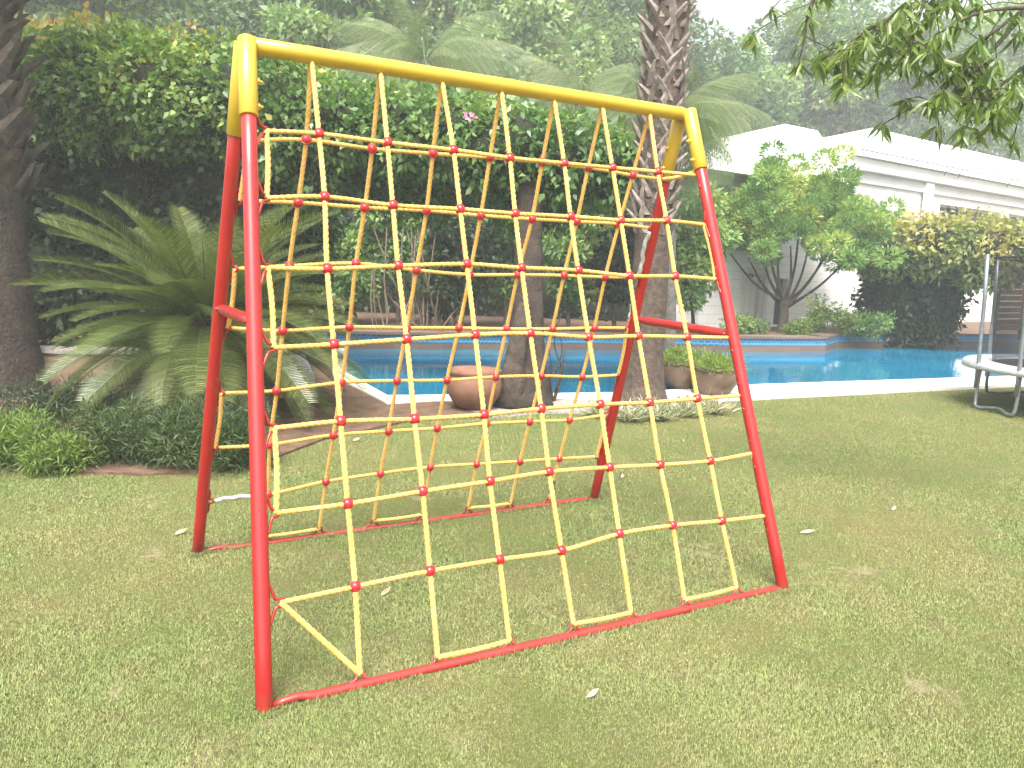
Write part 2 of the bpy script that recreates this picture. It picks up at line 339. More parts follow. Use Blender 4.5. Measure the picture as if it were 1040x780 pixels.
# ------------------------------------------------------------------ foliage
def unit(v): return v/(np.linalg.norm(v, axis=-1, keepdims=True)+1e-9)
def leaves(name, P, L, W, m, parent=None, dirn=None, droop=.25, up_bias=.5, fold=.25, hi=False, rv=None):
    """P: n x 3 leaf bases; a folded leaf blade of length L, width W at each, fast numpy build"""
    n = len(P); dirn = unit(rng.normal(size=(n, 3))+(0, 0, -droop)) if dirn is None else unit(dirn)
    nr = unit(rng.normal(size=(n, 3))*(1-up_bias)+np.array([0, 0, 1])*up_bias)
    side = unit(np.cross(dirn, nr)); nr = unit(np.cross(side, dirn))
    l = (L*rng.uniform(.65, 1.25, n))[:, None]; wd = (W*rng.uniform(.7, 1.2, n))[:, None]
    if not hi:
        V = np.stack([P, P+dirn*l*.42+side*wd*.5+nr*wd*fold, P+dirn*l-nr*l*.12, P+dirn*l*.42-side*wd*.5+nr*wd*fold], 1)
        k = 4; F_ = np.array([[0, 1, 2, 3]])
        faces = (np.arange(n)[:, None, None]*k+F_[None]).reshape(-1, 4); nf = n
    else:
        q = [(.0, 0, 0), (.25, .42, -.01), (.55, .5, -.06), (.82, .25, -.16), (1, 0, -.26)]
        mids = [P+dirn*l*a-nr*l*(a*a*.26) for a, b, c in q]
        V = [mids[0]]
        for i in (1, 2, 3):
            b = q[i][1]; V += [mids[i]+side*wd*b+nr*wd*fold*b, mids[i], mids[i]-side*wd*b+nr*wd*fold*b]
        V.append(mids[4]); V = np.stack(V, 1); k = 11
        F_ = np.array([[0, 1, 2, 2], [0, 2, 3, 3], [1, 4, 5, 2], [2, 5, 6, 3], [4, 7, 8, 5], [5, 8, 9, 6], [7, 10, 8, 8], [8, 10, 9, 9]])
        faces = (np.arange(n)[:, None, None]*k+F_[None]).reshape(-1, 4)
    me = bpy.data.meshes.new(name); V = V.reshape(-1, 3)
    off = Vector(PW(parent)) if parent is not None else Vector((0, 0, 0))
    V = V-np.array(off)
    if hi: me.from_pydata(V.tolist(), [], [tuple(dict.fromkeys(f)) for f in faces.tolist()])
    else:
        me.vertices.add(len(V)); me.vertices.foreach_set('co', V.astype(np.float32).ravel())
        me.loops.add(len(faces)*4); me.loops.foreach_set('vertex_index', faces.ravel().astype(np.int32))
        me.polygons.add(len(faces)); me.polygons.foreach_set('loop_start', np.arange(0, len(faces)*4, 4, dtype=np.int32))
        me.polygons.foreach_set('loop_total', np.full(len(faces), 4, dtype=np.int32))
        me.update(calc_edges=True)
    r = rng.uniform(0, 1, n) if rv is None else np.clip(rv+rng.normal(0, .13, n), 0, 1)
    a = me.attributes.new('rnd', 'FLOAT', 'POINT'); a.data.foreach_set('value', np.repeat(r, k).astype(np.float32))
    me.materials.append(m); me.update()
    o = bpy.data.objects.new(name, me); COL.objects.link(o)
    if parent is not None: o.parent = parent
    return o
def clumps(centers, radii, n, flat=.8):
    """n points spread over clumps, denser on each clump's outside and top"""
    centers = np.asarray(centers); radii = np.broadcast_to(radii, (len(centers),))
    w_ = radii**2; idx = rng.choice(len(centers), n, p=w_/w_.sum())
    d = unit(rng.normal(size=(n, 3))); r = radii[idx]*rng.uniform(.25, 1, n)**.45
    return centers[idx]+d*r[:, None]*np.array([1, 1, flat]), d, idx
def ell_centers(c, rad, k, shell=.55):
    d = unit(rng.normal(size=(k, 3))); r = rng.uniform(shell, 1, k)
    return np.asarray(c)+d*r[:, None]*np.asarray(rad)
def blob(mb, c, rad, amp=.15, seg=20, ring=12, seed=0, freq=1.5):
    V = []; c = np.asarray(c)
    for i in range(ring+1):
        ph = math.pi*i/ring
        for j in range(seg):
            t = 2*math.pi*j/seg; d = Vector((math.sin(ph)*math.cos(t), math.sin(ph)*math.sin(t), math.cos(ph)))
            k = 1+amp*2*noise.noise(d*freq+Vector((seed, seed*.7, 0)))
            V.append((c[0]+d.x*rad[0]*k, c[1]+d.y*rad[1]*k, c[2]+d.z*rad[2]*k))
    mb.add(V, [(i*seg+j, (i+1)*seg+j, (i+1)*seg+(j+1) % seg, i*seg+(j+1) % seg) for i in range(ring) for j in range(seg)])
def bark_r(amp=.08, f=3):
    ph = rng.uniform(0, 6.28, 4)
    return lambda i, th, r: r*(1+amp*np.sin(f*th+ph[0]+i*.13)+amp*.6*np.sin((f*2+1)*th+ph[1]-i*.21)+amp*.5*np.sin(i*1.1+th*2+ph[2]))
def limb(mb, a, b, r0, r1, wob=.12, n=8, seg=8):
    a = np.asarray(a, float); b = np.asarray(b, float); L = np.linalg.norm(b-a)
    k = [a]+[a+(b-a)*t+rng.normal(size=3)*wob*L*.35*np.array([1, 1, .5]) for t in (.33, .66)]+[b]
    P = spline(k, 5); tube(mb, P, np.linspace(r0, r1, len(P)), seg, rfun=bark_r(.06)); return P
def tree(name, base, h, crown_c, crown_r, leafm, nl, L, W, barkm, label, cat='tree', group=None, r0=.2, k=40, cr=.28, nb=7, shell=.45, trunk_to=None, rise=.5, up_bias=.5, droop=.25):
    base = np.asarray(base, float); root = empty(name, base, label, cat, group); mb = MB()
    crown_c = np.asarray(crown_c, float); crown_r = np.asarray(crown_r, float)
    top = crown_c-np.array([0, 0, crown_r[2]*rise]) if trunk_to is None else np.asarray(trunk_to, float)
    P = spline([base-(0, 0, .1), base*.6+top*.4+rng.normal(size=3)*r0*.6, top], 9)
    tube(mb, P, np.linspace(r0, r0*.6, len(P))*np.where(np.arange(len(P)) < 3, 1.18, 1), 12, rfun=bark_r())
    C = ell_centers(crown_c, crown_r, k, shell)
    for i in range(nb): limb(mb, top-(0, 0, r0*rng.uniform(0, 3)), C[i]*.85+crown_c*.15, r0*.42, r0*.08)
    mb.build('trunk', barkm, root, True)
    sc = np.mean(crown_r); pts, d, idx = clumps(C, sc*cr*rng.uniform(.7, 1.3, k), nl)
    rv = rng.uniform(.15, .85, k)[idx]
    leaves('crown', pts, L, W, leafm, root, dirn=d+rng.normal(size=d.shape)*.8+(0, 0, -droop), rv=rv, up_bias=up_bias)
    return root
def frond(mb, mbr, L, W, n, arch, hang=.0, tipw=.3, lw=.012, twist=0, start=.1, vee=.35):
    """one pinnate frond along +X, arching in Z; leaflets into mb, rib into mbr"""
    s = np.linspace(0, 1, 14); P = np.stack([L*(s-.12*arch*s**3), 0*s, -arch*L*.55*s**2.2], 1)
    tube(mbr, P, np.linspace(.011, .002, 14), 5)
    T = np.gradient(P, axis=0); T /= np.linalg.norm(T, axis=1)[:, None]
    for i in range(n):
        q = start+(1-start)*i/n; p = np.array([np.interp(q, s, P[:, j]) for j in range(3)]); t = np.array([np.interp(q, s, T[:, j]) for j in range(3)])
        nrm = np.array([-t[2], 0, t[0]])
        wl = W*min(1, (q-start)*7+.35)*(1-(max(0, q-.6)/.4)**2*(1-tipw))*rng.uniform(.88, 1.1)
        for sg in (-1, 1):
            d = t*.55+np.array([0, sg, 0])*.9+nrm*vee; d[2] -= hang*.9; d /= np.linalg.norm(d)
            m_ = p+d*wl*.5; e = p+d*wl+np.array([0, 0, -1])*wl*(.10+hang*.6)
            mb.add([p-t*lw*.4, m_-t*lw*.5, e, m_+t*lw*.5, p+t*lw*.4], [(0, 1, 2, 3, 4)], float(rng.uniform(0, 1)))

# ================================================================== SETTING
def flat(name, poly, z, m, thick=0):
    mb = MB()
    if thick: prism(mb, poly, z-thick, z)
    else: mb.add([(p[0], p[1], z) for p in poly], [tuple(range(len(poly)))])
    return tag(mb.build(name, m), kind='structure')
def cr(p):                     # make counter-clockwise
    a = sum(p[i][0]*p[(i+1) % len(p)][1]-p[(i+1) % len(p)][0]*p[i][1] for i in range(len(p))); return p if a > 0 else p[::-1]
# lawn sheet: fine near, flat far
mb = MB(); n = 120
mb.add([(-150, -150, -.012), (150, -150, -.012), (150, 150, -.012), (-150, 150, -.012)], [(0, 1, 2, 3)])
tag(mb.build('lawn_far', M['lawn']), kind='structure')
gx, gy = np.meshgrid(np.linspace(-7, 14, 211), np.linspace(-5, 9, 141)); 
gz = np.array([[.005*noise.noise(Vector((x*1.3, y*1.3, 0)))+.005*noise.noise(Vector((x*6, y*6, 3))) for x, y in zip(a, b)] for a, b in zip(gx, gy)])
edge = np.minimum.reduce([gx+7, 14-gx, gy+5, 9-gy]); gz = gz*np.clip(edge, 0, 1)
mb = MB(); c_ = gx.shape[1]
mb.add(np.stack([gx, gy, gz], -1), [(i*c_+j, i*c_+j+1, (i+1)*c_+j+1, (i+1)*c_+j) for i in range(gx.shape[0]-1) for j in range(c_-1)])
tag(mb.build('lawn', M['lawn'], smooth=True), kind='structure')

soil = [gp(x, y) for x, y in [(-120, 486), (0, 479), (150, 484), (250, 478), (330, 447), (420, 428), (500, 424), (560, 416), (560, 404), (440, 407), (393, 409), (345, 388), (330, 352), (200, 350), (-120, 345)]]
flat('soil_bed', cr(soil), .022, M['soil'], .05)
near = [(352, 378), (393, 401), (420, 401), (640, 398), (770, 390), (985, 383), (1250, 374)]
outer = [(1250, 381), (1040, 390), (770, 403), (690, 406), (560, 404), (440, 406), (393, 409), (338, 381), (336, 352), (352, 352)]
deck = [gp(x, y, .04) for x, y in near]+[gp(x, y, .04) for x, y in outer]
flat('pool_deck', cr(deck), .04, M['deck'], .06)
water = [gp(x, y, .028) for x, y in [(345, 379), (393, 404), (420, 404), (640, 401), (770, 393), (985, 386), (1260, 377), (1300, 352), (1000, 352), (840, 354), (730, 352), (600, 352), (345, 349)]]
flat('pool_water', cr(water), .028, M['water'])
gr = [gp(x, y) for x, y in [(545, 404), (560, 403), (690, 405), (740, 404), (700, 412), (640, 422), (560, 420), (500, 424), (470, 418)]]
flat('gravel_path', cr(gr), .030, M['gravel'], .04)

# pool back wall with blue tile band and coping, planter behind it
def wallrun(name, pts, z0, z1, t, m, label=None, cat=None, parent=None):
    mb = MB()
    for a, b in zip(pts[:-1], pts[1:]):
        a = np.array(a[:2]); b = np.array(b[:2]); L = np.linalg.norm(b-a); c = (a+b)/2
        d = (b-a)/L; nrm = np.array([-d[1], d[0]]); c = c+nrm*t/2
        box(mb, (c[0], c[1], (z0+z1)/2), (L+.002, t, z1-z0), math.atan2(d[1], d[0]))
    o = mb.build(name, m, parent)
    return o
pw = [gp(x, y, .03) for x, y in [(325, 354), (450, 355), (600, 355), (700, 356), (735, 357), (838, 357), (848, 353), (1000, 352), (1300, 351)]]
pb = empty('pool_wall', (pw[3][0], pw[3][1], 0), 'low pool back wall of brown stone with blue mosaic band and pale coping', 'wall')
wallrun('stone_base', pw, -.1, .15, .25, M['poolstone'], parent=pb)
pw2 = [p+np.array([0.0, .012, 0]) for p in pw]
wallrun('tile_band', [p-np.array([0.0, .006, 0]) for p in pw], .15, .29, .262, M['tile'], parent=pb)
wallrun('coping', [p-np.array([.01, .05, 0]) for p in pw], .29, .335, .4, M['poolstone'], parent=pb)
bedpoly = [p[:2]+np.array([0, .25]) for p in pw]+[footxy(1350, 30)[:2], footxy(300, 30)[:2]]
flat('planter_soil', cr([tuple(p) for p in bedpoly]), .28, M['soil'], .3)

# left raised planter of brick
lw_ = [footxy(-90, 8.9), footxy(60, 8.8), footxy(290, 9.3)]
pl = empty('brick_planter', (lw_[1][0], lw_[1][1], 0), 'low pinkish brick planter wall half hidden behind the cycad fronds', 'planter')
wallrun('brick_wall', lw_, 0, .42, .22, M['brick'], parent=pl)
wallrun('ledge', [p-np.array([.0, .03, 0]) for p in lw_], .42, .47, .3, M['gravel'], parent=pl)

# ================================================================== HOUSE
bd = np.array([.994, .11]); bd /= np.linalg.norm(bd); bn = np.array([-bd[1], bd[0]])   # along facade, into house
P0 = footxy(850, 21)[:2]
def bp(s, t, z): q = P0+bd*s+bn*t; return np.array([q[0], q[1], z])
def sfor(px, t=0.0):
    lo, hi = -12, 60
    for _ in range(60):
        m_ = (lo+hi)/2; q = bp(m_, t, 1.5)-CAM; x = 520+F*(q@rt)/(q@fw)
        if x < px: lo = m_
        else: hi = m_
    return (lo+hi)/2
def zfor(px, py, t=0.0):
    s = sfor(px, t); lo, hi = -5, 30
    for _ in range(60):
        m_ = (lo+hi)/2; q = bp(s, t, m_)-CAM; y = 390-F*(q@up)/(q@fw)
        if y > py: lo = m_
        else: hi = m_
    return (lo+hi)/2
ang = math.atan2(bd[1], bd[0])
def bbox(mb, s0, s1, t0, t1, z0, z1, bev=0):
    c = bp((s0+s1)/2, (t0+t1)/2, (z0+z1)/2); box(mb, c, (s1-s0, t1-t0, z1-z0), ang, bev)
house = empty('white_house', bp(0, 0, 0), 'long white stone house with pale low roof beyond the pool', 'house')
sL, sR = sfor(712), 26.0
zE = zfor(930, 186); zT = zE+.32
hb = house
mb = MB()
# wall with openings: pieces around window and door holes
s_w1, s_w2, s_w3, s_w4 = sfor(946), sfor(1008), sfor(1016), sfor(1062)
zw = zfor(960, 209); zw0 = zw-1.1
s_d1, s_d2 = sfor(757), sfor(776); zd = zfor(765, 278)
s_n1, s_n2 = sfor(789), sfor(801); zn1 = zfor(795, 283); zn0 = zfor(795, 330)
holes = sorted([(s_d1, s_d2, -.5, zd), (s_n1, s_n2, zn0, zn1), (s_w1, s_w2, zw0, zw), (s_w3, s_w4, zw0, zw)])
cur = sL; sJ = sfor(846); zEl = zE-.55; ztop = zEl
for a, b, z0, z1 in holes:
    if cur < sJ < a: bbox(mb, cur, sJ, 0, .3, 0, zEl); cur = sJ; ztop = zE; bbox(mb, sJ, sJ+.3, .3, 8.7, 0, zE)
    bbox(mb, cur, a, 0, .3, 0, ztop)
    bbox(mb, a, b, 0, .3, z1, ztop)
    if z0 > 0: bbox(mb, a, b, 0, .3, 0, z0)
    cur = b
bbox(mb, cur, sR, 0, .3, 0, zE)
bbox(mb, sL, sL+.3, .3, 9, 0, zEl); bbox(mb, sR-.3, sR, .3, 9, 0, zE); bbox(mb, sL+.3, sJ, 8.7, 9, 0, zEl); bbox(mb, sJ, sR-.3, 8.7, 9, 0, zE)
mb.build('wall', M['stone'], hb, loc=tuple(bp(0, 0, 0)))
bpy.data.objects['wall'].rotation_euler = (0, 0, 0)
for (a, b, z0, z1) in holes[2:]:
    q = MB(); bbox(q, a, b, .18, .2, z0, z1); wo_ = q.build('window', M['glass'], hb)
    q = MB(); bbox(q, a, a+.06, .12, .18, z0, z1); bbox(q, b-.06, b, .12, .18, z0, z1); bbox(q, a+.06, b-.06, .12, .18, z1-.06, z1); bbox(q, a+.06, b-.06, .12, .18, z0, z0+.06)
    mid = a+(b-a)*.38; bbox(q, mid-.025, mid+.025, .13, .178, z0+.06, z1-.06); q.build('window_frame', M['greywhite'], wo_)
a, b, z0, z1 = holes[1]; q = MB(); bbox(q, a, b, .16, .2, z0, z1); q.build('narrow_window', M['glass'], hb)
a, b, z0, z1 = holes[0]
q = MB(); bbox(q, a+.08, b-.08, .14, .2, 0, z1-.08); dr = q.build('door', M['white'], hb)
q = MB(); bbox(q, a-.12, a, -.06, -.002, 0, z1+.14); bbox(q, b, b+.12, -.06, -.002, 0, z1+.14); bbox(q, a, b, -.06, -.002, z1, z1+.14); q.build('door_frame', M['greywhite'], hb)
q = MB(); bbox(q, sfor(846), sR+.15, -.22, .9, zE+.003, zT, .02); q.build('cornice', M['white'], hb)
q = MB(); bbox(q, sJ, sR+.05, -.08, -.003, zE-.28, zE-.002); q.build('beam', M['greywhite'], hb)
for px in (929, 1125):
    s_ = sfor(px); q = MB(); bbox(q, s_-.2, s_+.2, -.16, -.082, 0, zE-.002, .01); q.build('pilaster', M['white'], hb)
sv = sfor(908); q = MB(); bbox(q, sv-.2, sv+.2, -.05, -.004, zw0, zw+.1, .01); q.build('recess_panel', M['greywhite'], hb)  # raised grey panel stands in for the recess here
# low hip roofs
def hip(name, s0, s1, t0, t1, ze, sr0, sr1, tr, zr):
    q = MB(); V = [bp(s0, t0, ze), bp(s1, t0, ze), bp(s1, t1, ze), bp(s0, t1, ze), bp(sr0, tr, zr), bp(sr1, tr, zr)]
    q.add(V, [(0, 1, 5, 4), (1, 2, 5), (2, 3, 4, 5), (3, 0, 4), (3, 2, 1, 0)]); return q.build(name, M['roof'], hb)
ze = zT+.003
sa = sfor(790, 3.2); za = zfor(790, 127, 3.2)
hip('roof', sL-.9, sfor(846, 0)-.02, -.5, 7, zE-.56, sa-.25, sa+1.35, 3.2, za)
sb0 = sfor(871, 3.6); zb = zfor(871, 130, 3.6)
hip('roof', sJ-.06, sR+.5, -.36, 8, ze+.004, sb0, sR-3, 3.6, zb)
# gutter line with brackets
q = MB(); g0 = bp(sfor(845), -.42, zT+.13); g1 = bp(sR, -.42, zT+.13); tube(q, [g0, (g0+g1)/2, g1], .02, 6); gt = q.build('roof_cable', M['steel'], hb)
q = MB()
for px in (936, 950, 1000, 1040): 
    s_ = sfor(px); tube(q, [bp(s_, -.42, zT+.13), bp(s_, -.3, zT-.1)], .015, 5)
q.build('cable_bracket', M['steel'], gt)

# ================================================================== CLIMBING FRAME
CF = empty('climbing_frame', (0, 0, 0), 'red and yellow steel A-frame with yellow rope climbing nets and red beads on the lawn', 'climbing frame')
def legp(s, fb, h): t = h/HH; return np.array([s*(WB+(WT-WB)*t), fb*(DD*(1-t)+.036*t), h])
legs = {}
for s in (-1, 1):
    for fb in (-1, 1):
        mb = MB(); off = np.array([0, fb*.034, 0])
        pipe(mb, legp(s, fb, -.06), legp(s, fb, 2.14), .0295, 28); legs[s, fb] = mb.build('leg', M['red'], CF, True)
        q = MB(); pipe(q, legp(s, fb, 2.095 if fb < 0 else 2.06), legp(s, fb, 2.408), .0370, 28, .002); sl = q.build('corner_sleeve', M['yellow'], CF, True)
        for h in ((2.24, 2.14) if fb < 0 else (2.22, 2.12)):
            c = legp(s, fb, h); q = MB(); d = np.array([-s*1.0, -.1*fb, 0]); pipe(q, c+d*.03, c+d*.047, .013, 6); pipe(q, c+d*.047, c+d*.058, .006, 8); q.build('bolt', M['yellow'], sl)
mb = MB(); pipe(mb, (-WT+.01, 0, HH-.008), (WT-.01, 0, HH-.008), .0350, 28); [tube(mb, [(e*(WT-.030), 0, HH-.008), (e*(WT-.038), 0, HH-.008)], .0375, 24) for e in (-1, 1)]; beam = mb.build('top_beam', M['yellow'], CF, True)
# side braces
for s, hf, hbk in ((-1, 1.315, 1.315), (1, 1.24, 1.26)):
    a = legp(s, -1, hf); b = legp(s, 1, hbk); d = (b-a)/np.linalg.norm(b-a)
    mb = MB(); P = [a+d*.025, a+d*.05, a+d*.10, a+d*.13]; Q = [b-d*.13, b-d*.10, b-d*.05, b-d*.025]
    P = np.array(P+[a+(b-a)*t for t in (.35, .5, .65)]+Q)
    rr = np.array([.016, .017, .024, .025, .025, .025, .025, .025, .024, .017, .016])
    tube(mb, P, rr, 18); br_ = mb.build('side_brace', M['red'], CF, True)
    for c in (a+d*.045, b-d*.045):
        q = MB(); pipe(q, c+(-.028, 0, 0), c+(.028, 0, 0), .010, 6); q.build('bolt', M['red'], br_)
# base bars
bars = {}
for fb in (-1, 1):
    a = legp(-1, fb, .011); b = legp(1, fb, .011)
    if fb > 0: a = legp(-1, fb, .000); b = legp(1, fb, .010)
    d = (b-a)/np.linalg.norm(b-a); mb = MB()
    P = [a+d*.03, a+d*.07+(0, 0, .008), a+d*.12+(0, 0, .012), a+d*.17, a+(b-a)*.35, a+(b-a)*.65, b-d*.12, b-d*.06, b-d*.03]
    r_ = .0190 if fb < 0 else .0165
    tube(mb, np.array(P), [.012, .013, .0155, r_, r_, r_, r_, r_*.9, .014], 18); bars[fb] = mb.build('base_bar', M['red'], CF, True)

V = {}
V[-1] = [
 [(317, 64), (324, 136), (329.7, 200), (332.3, 273), (339, 349.8), (346, 427.7), (353, 511.5), (360.7, 595.5), (365.5, 684.6)],
 [(386.8, 76), (393.5, 145), (399, 208.6), (404.3, 270), (413, 344.6), (421, 425.5), (429.2, 498.8), (436.7, 579.7), (444.6, 667.7)],
 [(449.5, 85), (460.5, 152.5), (467.4, 212.5), (474, 268.3), (482.5, 340), (491.4, 421), (497.5, 488.6), (507.3, 568), (517.3, 651)],
 [(509.8, 95), (517.8, 160.4), (523.2, 217), (529.7, 272), (538.5, 338.4), (549.6, 415), (557.5, 479), (570.2, 558.9), (582.3, 633.8)],
 [(563.4, 104), (573, 166), (579.4, 220), (587.2, 274.7), (597.7, 342.3), (609.5, 410.7), (619, 474.5), (628.8, 541.9), (640.8, 622.3)],
 [(612.3, 111), (622, 170.5), (630.5, 223.7), (639.2, 280.2), (648.4, 341.3), (659.8, 408.7), (670.3, 472), (683, 533.4), (695.1, 609.2)],
 [(660, 117), (668, 174.5), (677, 224.3), (685.6, 280.5), (697.7, 342.3), (708.2, 404.8), (721.3, 468), (733, 528.8), (748, 596.8)]]
V[1] = [
 [(315.5, 64), (311, 142), (302.8, 205.8), (293.8, 270.2), (287, 336), (281, 397), (274, 451.7), (272, 502.5), (268, 545)],
 [(385.3, 76), (378, 151), (370.5, 210.8), (361.5, 267.7), (354.8, 332.3), (347, 388.6), (338.5, 442), (331, 489.2), (324.2, 537)],
 [(448, 85), (439.7, 156), (433.1, 213.9), (423, 274.5), (413, 333), (403, 386.8), (394.5, 438), (386.5, 481), (379.6, 529)],
 [(508, 95), (497.7, 159.7), (488.2, 218.8), (477, 279), (466, 333.2), (453.8, 386.2), (444, 435), (437, 474.5), (429.5, 522.5)],
 [(562, 104), (550.8, 164.6), (540.3, 222.5), (525.8, 279.2), (514.3, 334.2), (503.5, 382.9), (494.2, 430.3), (484, 471.5), (475.4, 515.8)],
 [(611, 111), (597.5, 170), (585.8, 225), (572.8, 279.9), (561, 334.2), (549.6, 381.9), (537.9, 428.3), (528, 468.7), (518.6, 511.2)],
 [(659, 117), (642.5, 178), (628.6, 227.5), (614.7, 281.5), (603.6, 333.2), (591.2, 382.9), (578.4, 426.7), (568, 466), (557.8, 506.3)]]
EL = {-1: [(270.5, 133), (271, 201), (272, 272), (278, 353), (278.5, 435), (280.5, 521), (285, 612)],
      1: [(249, 143), (244, 204), (238.5, 273.2), (231.5, 333), (224.8, 399.5), (218.5, 454.8), (213.5, 509)]}
ER = {-1: [(707.7, 178), (714.8, 228), (726.8, 283.5), (741, 343), (753, 401.8), (763.8, 460.5), (777.5, 524)],
      1: [(671.5, 182), (660, 231.7), (649, 281.5), (636.5, 333.2), (627.8, 381), (614.3, 421.5), (605.9, 463.8)]}
def rope(name, pts, r=.0098, parent=CF, twist=.078, label=None, step=.004):
    P = resample(spline(pts, 6), step); mb = MB()
    def rf(i, th, rr): return rr*(.72+.36*np.abs(np.cos(1.5*(th-2*np.pi*i*step/twist)))**.8)
    seg = 12; tube(mb, P, r, seg, rfun=rf); o = mb.build(name, M['rope'], parent, True)
    if label: o['label'] = label
    return o
bead_me = None
def bead(p, side, parent):
    global bead_me
    if bead_me is None:
        mb = MB(); pr = [(.0001, -.0225)]+[(.0225*math.cos(a), .0225*math.sin(a)) for a in (-1.25, -.95, -.65, -.35, -.14)]+[(.0238, -.0028), (.0238, .0028)]+[(.0225*math.cos(a), .0225*math.sin(a)) for a in (.14, .35, .65, .95, 1.25)]+[(.0001, .0225)]
        lathe(mb, pr, (0, 0, 0), 18)
        for sx in (-.008, .008): pipe(mb, (sx, 0, .0195), (sx, 0, .0222), .003, 8, .0005)
        o = mb.build('rope_bead', M['bead'], parent, True); bead_me = o.data
        bead_me.set_sharp_from_angle(angle=R(50))
    else:
        o = bpy.data.objects.new('rope_bead', bead_me); COL.objects.link(o); o.parent = parent
    o.location = [float(x) for x in p]
    o.rotation_euler = (R(90)+rnd.uniform(-.25, .25)-side*.35, rnd.uniform(-.3, .3), rnd.uniform(-.4, .4)); return o
def hook(p, b0, b1, parent):
    """bent steel eye: from the pipe out to the rope and back"""
    p, b0, b1 = map(np.asarray, (p, b0, b1)); m_ = (b0+b1)/2; o = (p-m_); L = np.linalg.norm(o)+1e-6; e = (b1-b0)/np.linalg.norm(b1-b0)
    k = [b0-e*.018, b0+o/L*.006, m_+o*.55-e*.016, p-e*.013+o/L*.004, p+o/L*.016, p+e*.013+o/L*.004, m_+o*.55+e*.016, b1+o/L*.006, b1+e*.018]
    mb = MB(); tube(mb, spline(k, 5), .0058, 8); return mb.build('rope_hook', M['red'], parent, True)
for side in (-1, 1):
    nodes = [[on_plane(x, y, side) for x, y in col] for col in V[side]]
    el = [on_plane(x, y, side) for x, y in EL[side]]; er = [on_plane(x, y, side) for x, y in ER[side]]
    yo = np.array([0, side*.004, 0])
    for ci, col in enumerate(nodes):
        vr = rope('net_rope', [col[0]+(0, 0, .0)]+col[1:], .0105 if side < 0 else .010)
        for k in range(1, 8): bead(col[k], side, vr)
        t_ = np.array([col[0][0], 0, HH-.034]); q = MB(); pipe(q, t_+(0, side*.012, .006), t_+(0, side*.012, -.02), .008, 10); q.build('rope_clamp', M['yellow'], beam)
        h = col[8].copy(); zc = bars[side]; bz = .020 if side < 0 else .014; y_ = side*DD
        hook(h, np.array([h[0]-.042, y_, bz]), np.array([h[0]+.042, y_, bz]), bars[side])
    for r_ in range(7):
        row = [c[r_+1]+yo for c in nodes]; a, b = el[r_], er[r_]
        rope('cross_rope', [a]+row+[b], .0092)
        for s, e in ((-1, a), (1, b)):
            lp = legp(s, side, e[2]); lp2 = legp(s, side, e[2]-.05); lp0 = legp(s, side, e[2]+.05)
            inx = np.array([-s*.028, 0, 0]); hook(e, lp2+inx, lp0+inx, legs[s, side])
    # side strands linking row ends
    if side < 0: LR, RR = [(0, 1), (2, 3), (4, 5)], [(1, 2), (3, 4), (5, 6)]
    else: LR, RR = [(0, 1), (2, 3), (4, 5)], [(1, 2), (3, 4), (5, 6)]
    for i, j in LR: rope('side_rope', [el[i], el[i]*.5+el[j]*.5+(.006, 0, 0), el[j]], .0105)
    for i, j in RR:
        if side > 0 and i == 1: continue
        rope('side_rope', [er[i], er[i]*.5+er[j]*.5+(.008, 0, 0), er[j]], .0105)
    bt = [c[8] for c in nodes]
    if side < 0:
        rope('slanted_rope', [el[6], el[6]*.5+bt[0]*.5, bt[0]], .0105)
        for i in (1, 3, 5): rope('bottom_rope', [bt[i], bt[i]*.5+bt[i+1]*.5+(0, 0, -.004), bt[i+1]], .0100)
    else:
        for i in (0, 2, 4): rope('bottom_rope', [bt[i], bt[i]*.5+bt[i+1]*.5+(0, 0, -.004), bt[i+1]], .0095)
        q = MB(); tube(q, resample(spline([er[1]+(0, 0, -.02), er[1]*.6+er[2]*.4+(-.012, 0, 0), er[1]*.3+er[2]*.7, er[2]+(-.006, 0, .01)], 6), .01), .012, 10, rfun=lambda i, th, r: r*(1+.25*np.sin(i*.9+th)))
        o = q.build('taped_rope', M['tape'], CF, True); o['label'] = 'side strand wrapped in crinkled silver tape'
        a = el[6]; b = nodes[0][7]; q = MB(); tube(q, resample(spline([a*.92+b*.08, a*.6+b*.4+(0, 0, .006), a*.12+b*.88], 6), .01), .0125, 10, rfun=lambda i, th, r: r*(1+.22*np.sin(i*.8+th)))
        o = q.build('taped_rope', M['tape'], CF, True); o['label'] = 'cross strand wrapped in silver tape near the lawn'
        a, b = nodes[6][7], nodes[6][8]; q = MB(); tube(q, resample([a*.48+b*.52, a*.15+b*.85], .01), .014, 10, rfun=lambda i, th, r: r*(1+.12*np.sin(i*.8+th)))
        q.build('dark_tape', M['darktape'], CF, True)
        a = er[0]; b = on_plane(706, 174, -1)
        rope('linking_rope', [a, a*.5+b*.5+(0, 0, -.01), b], .0105)

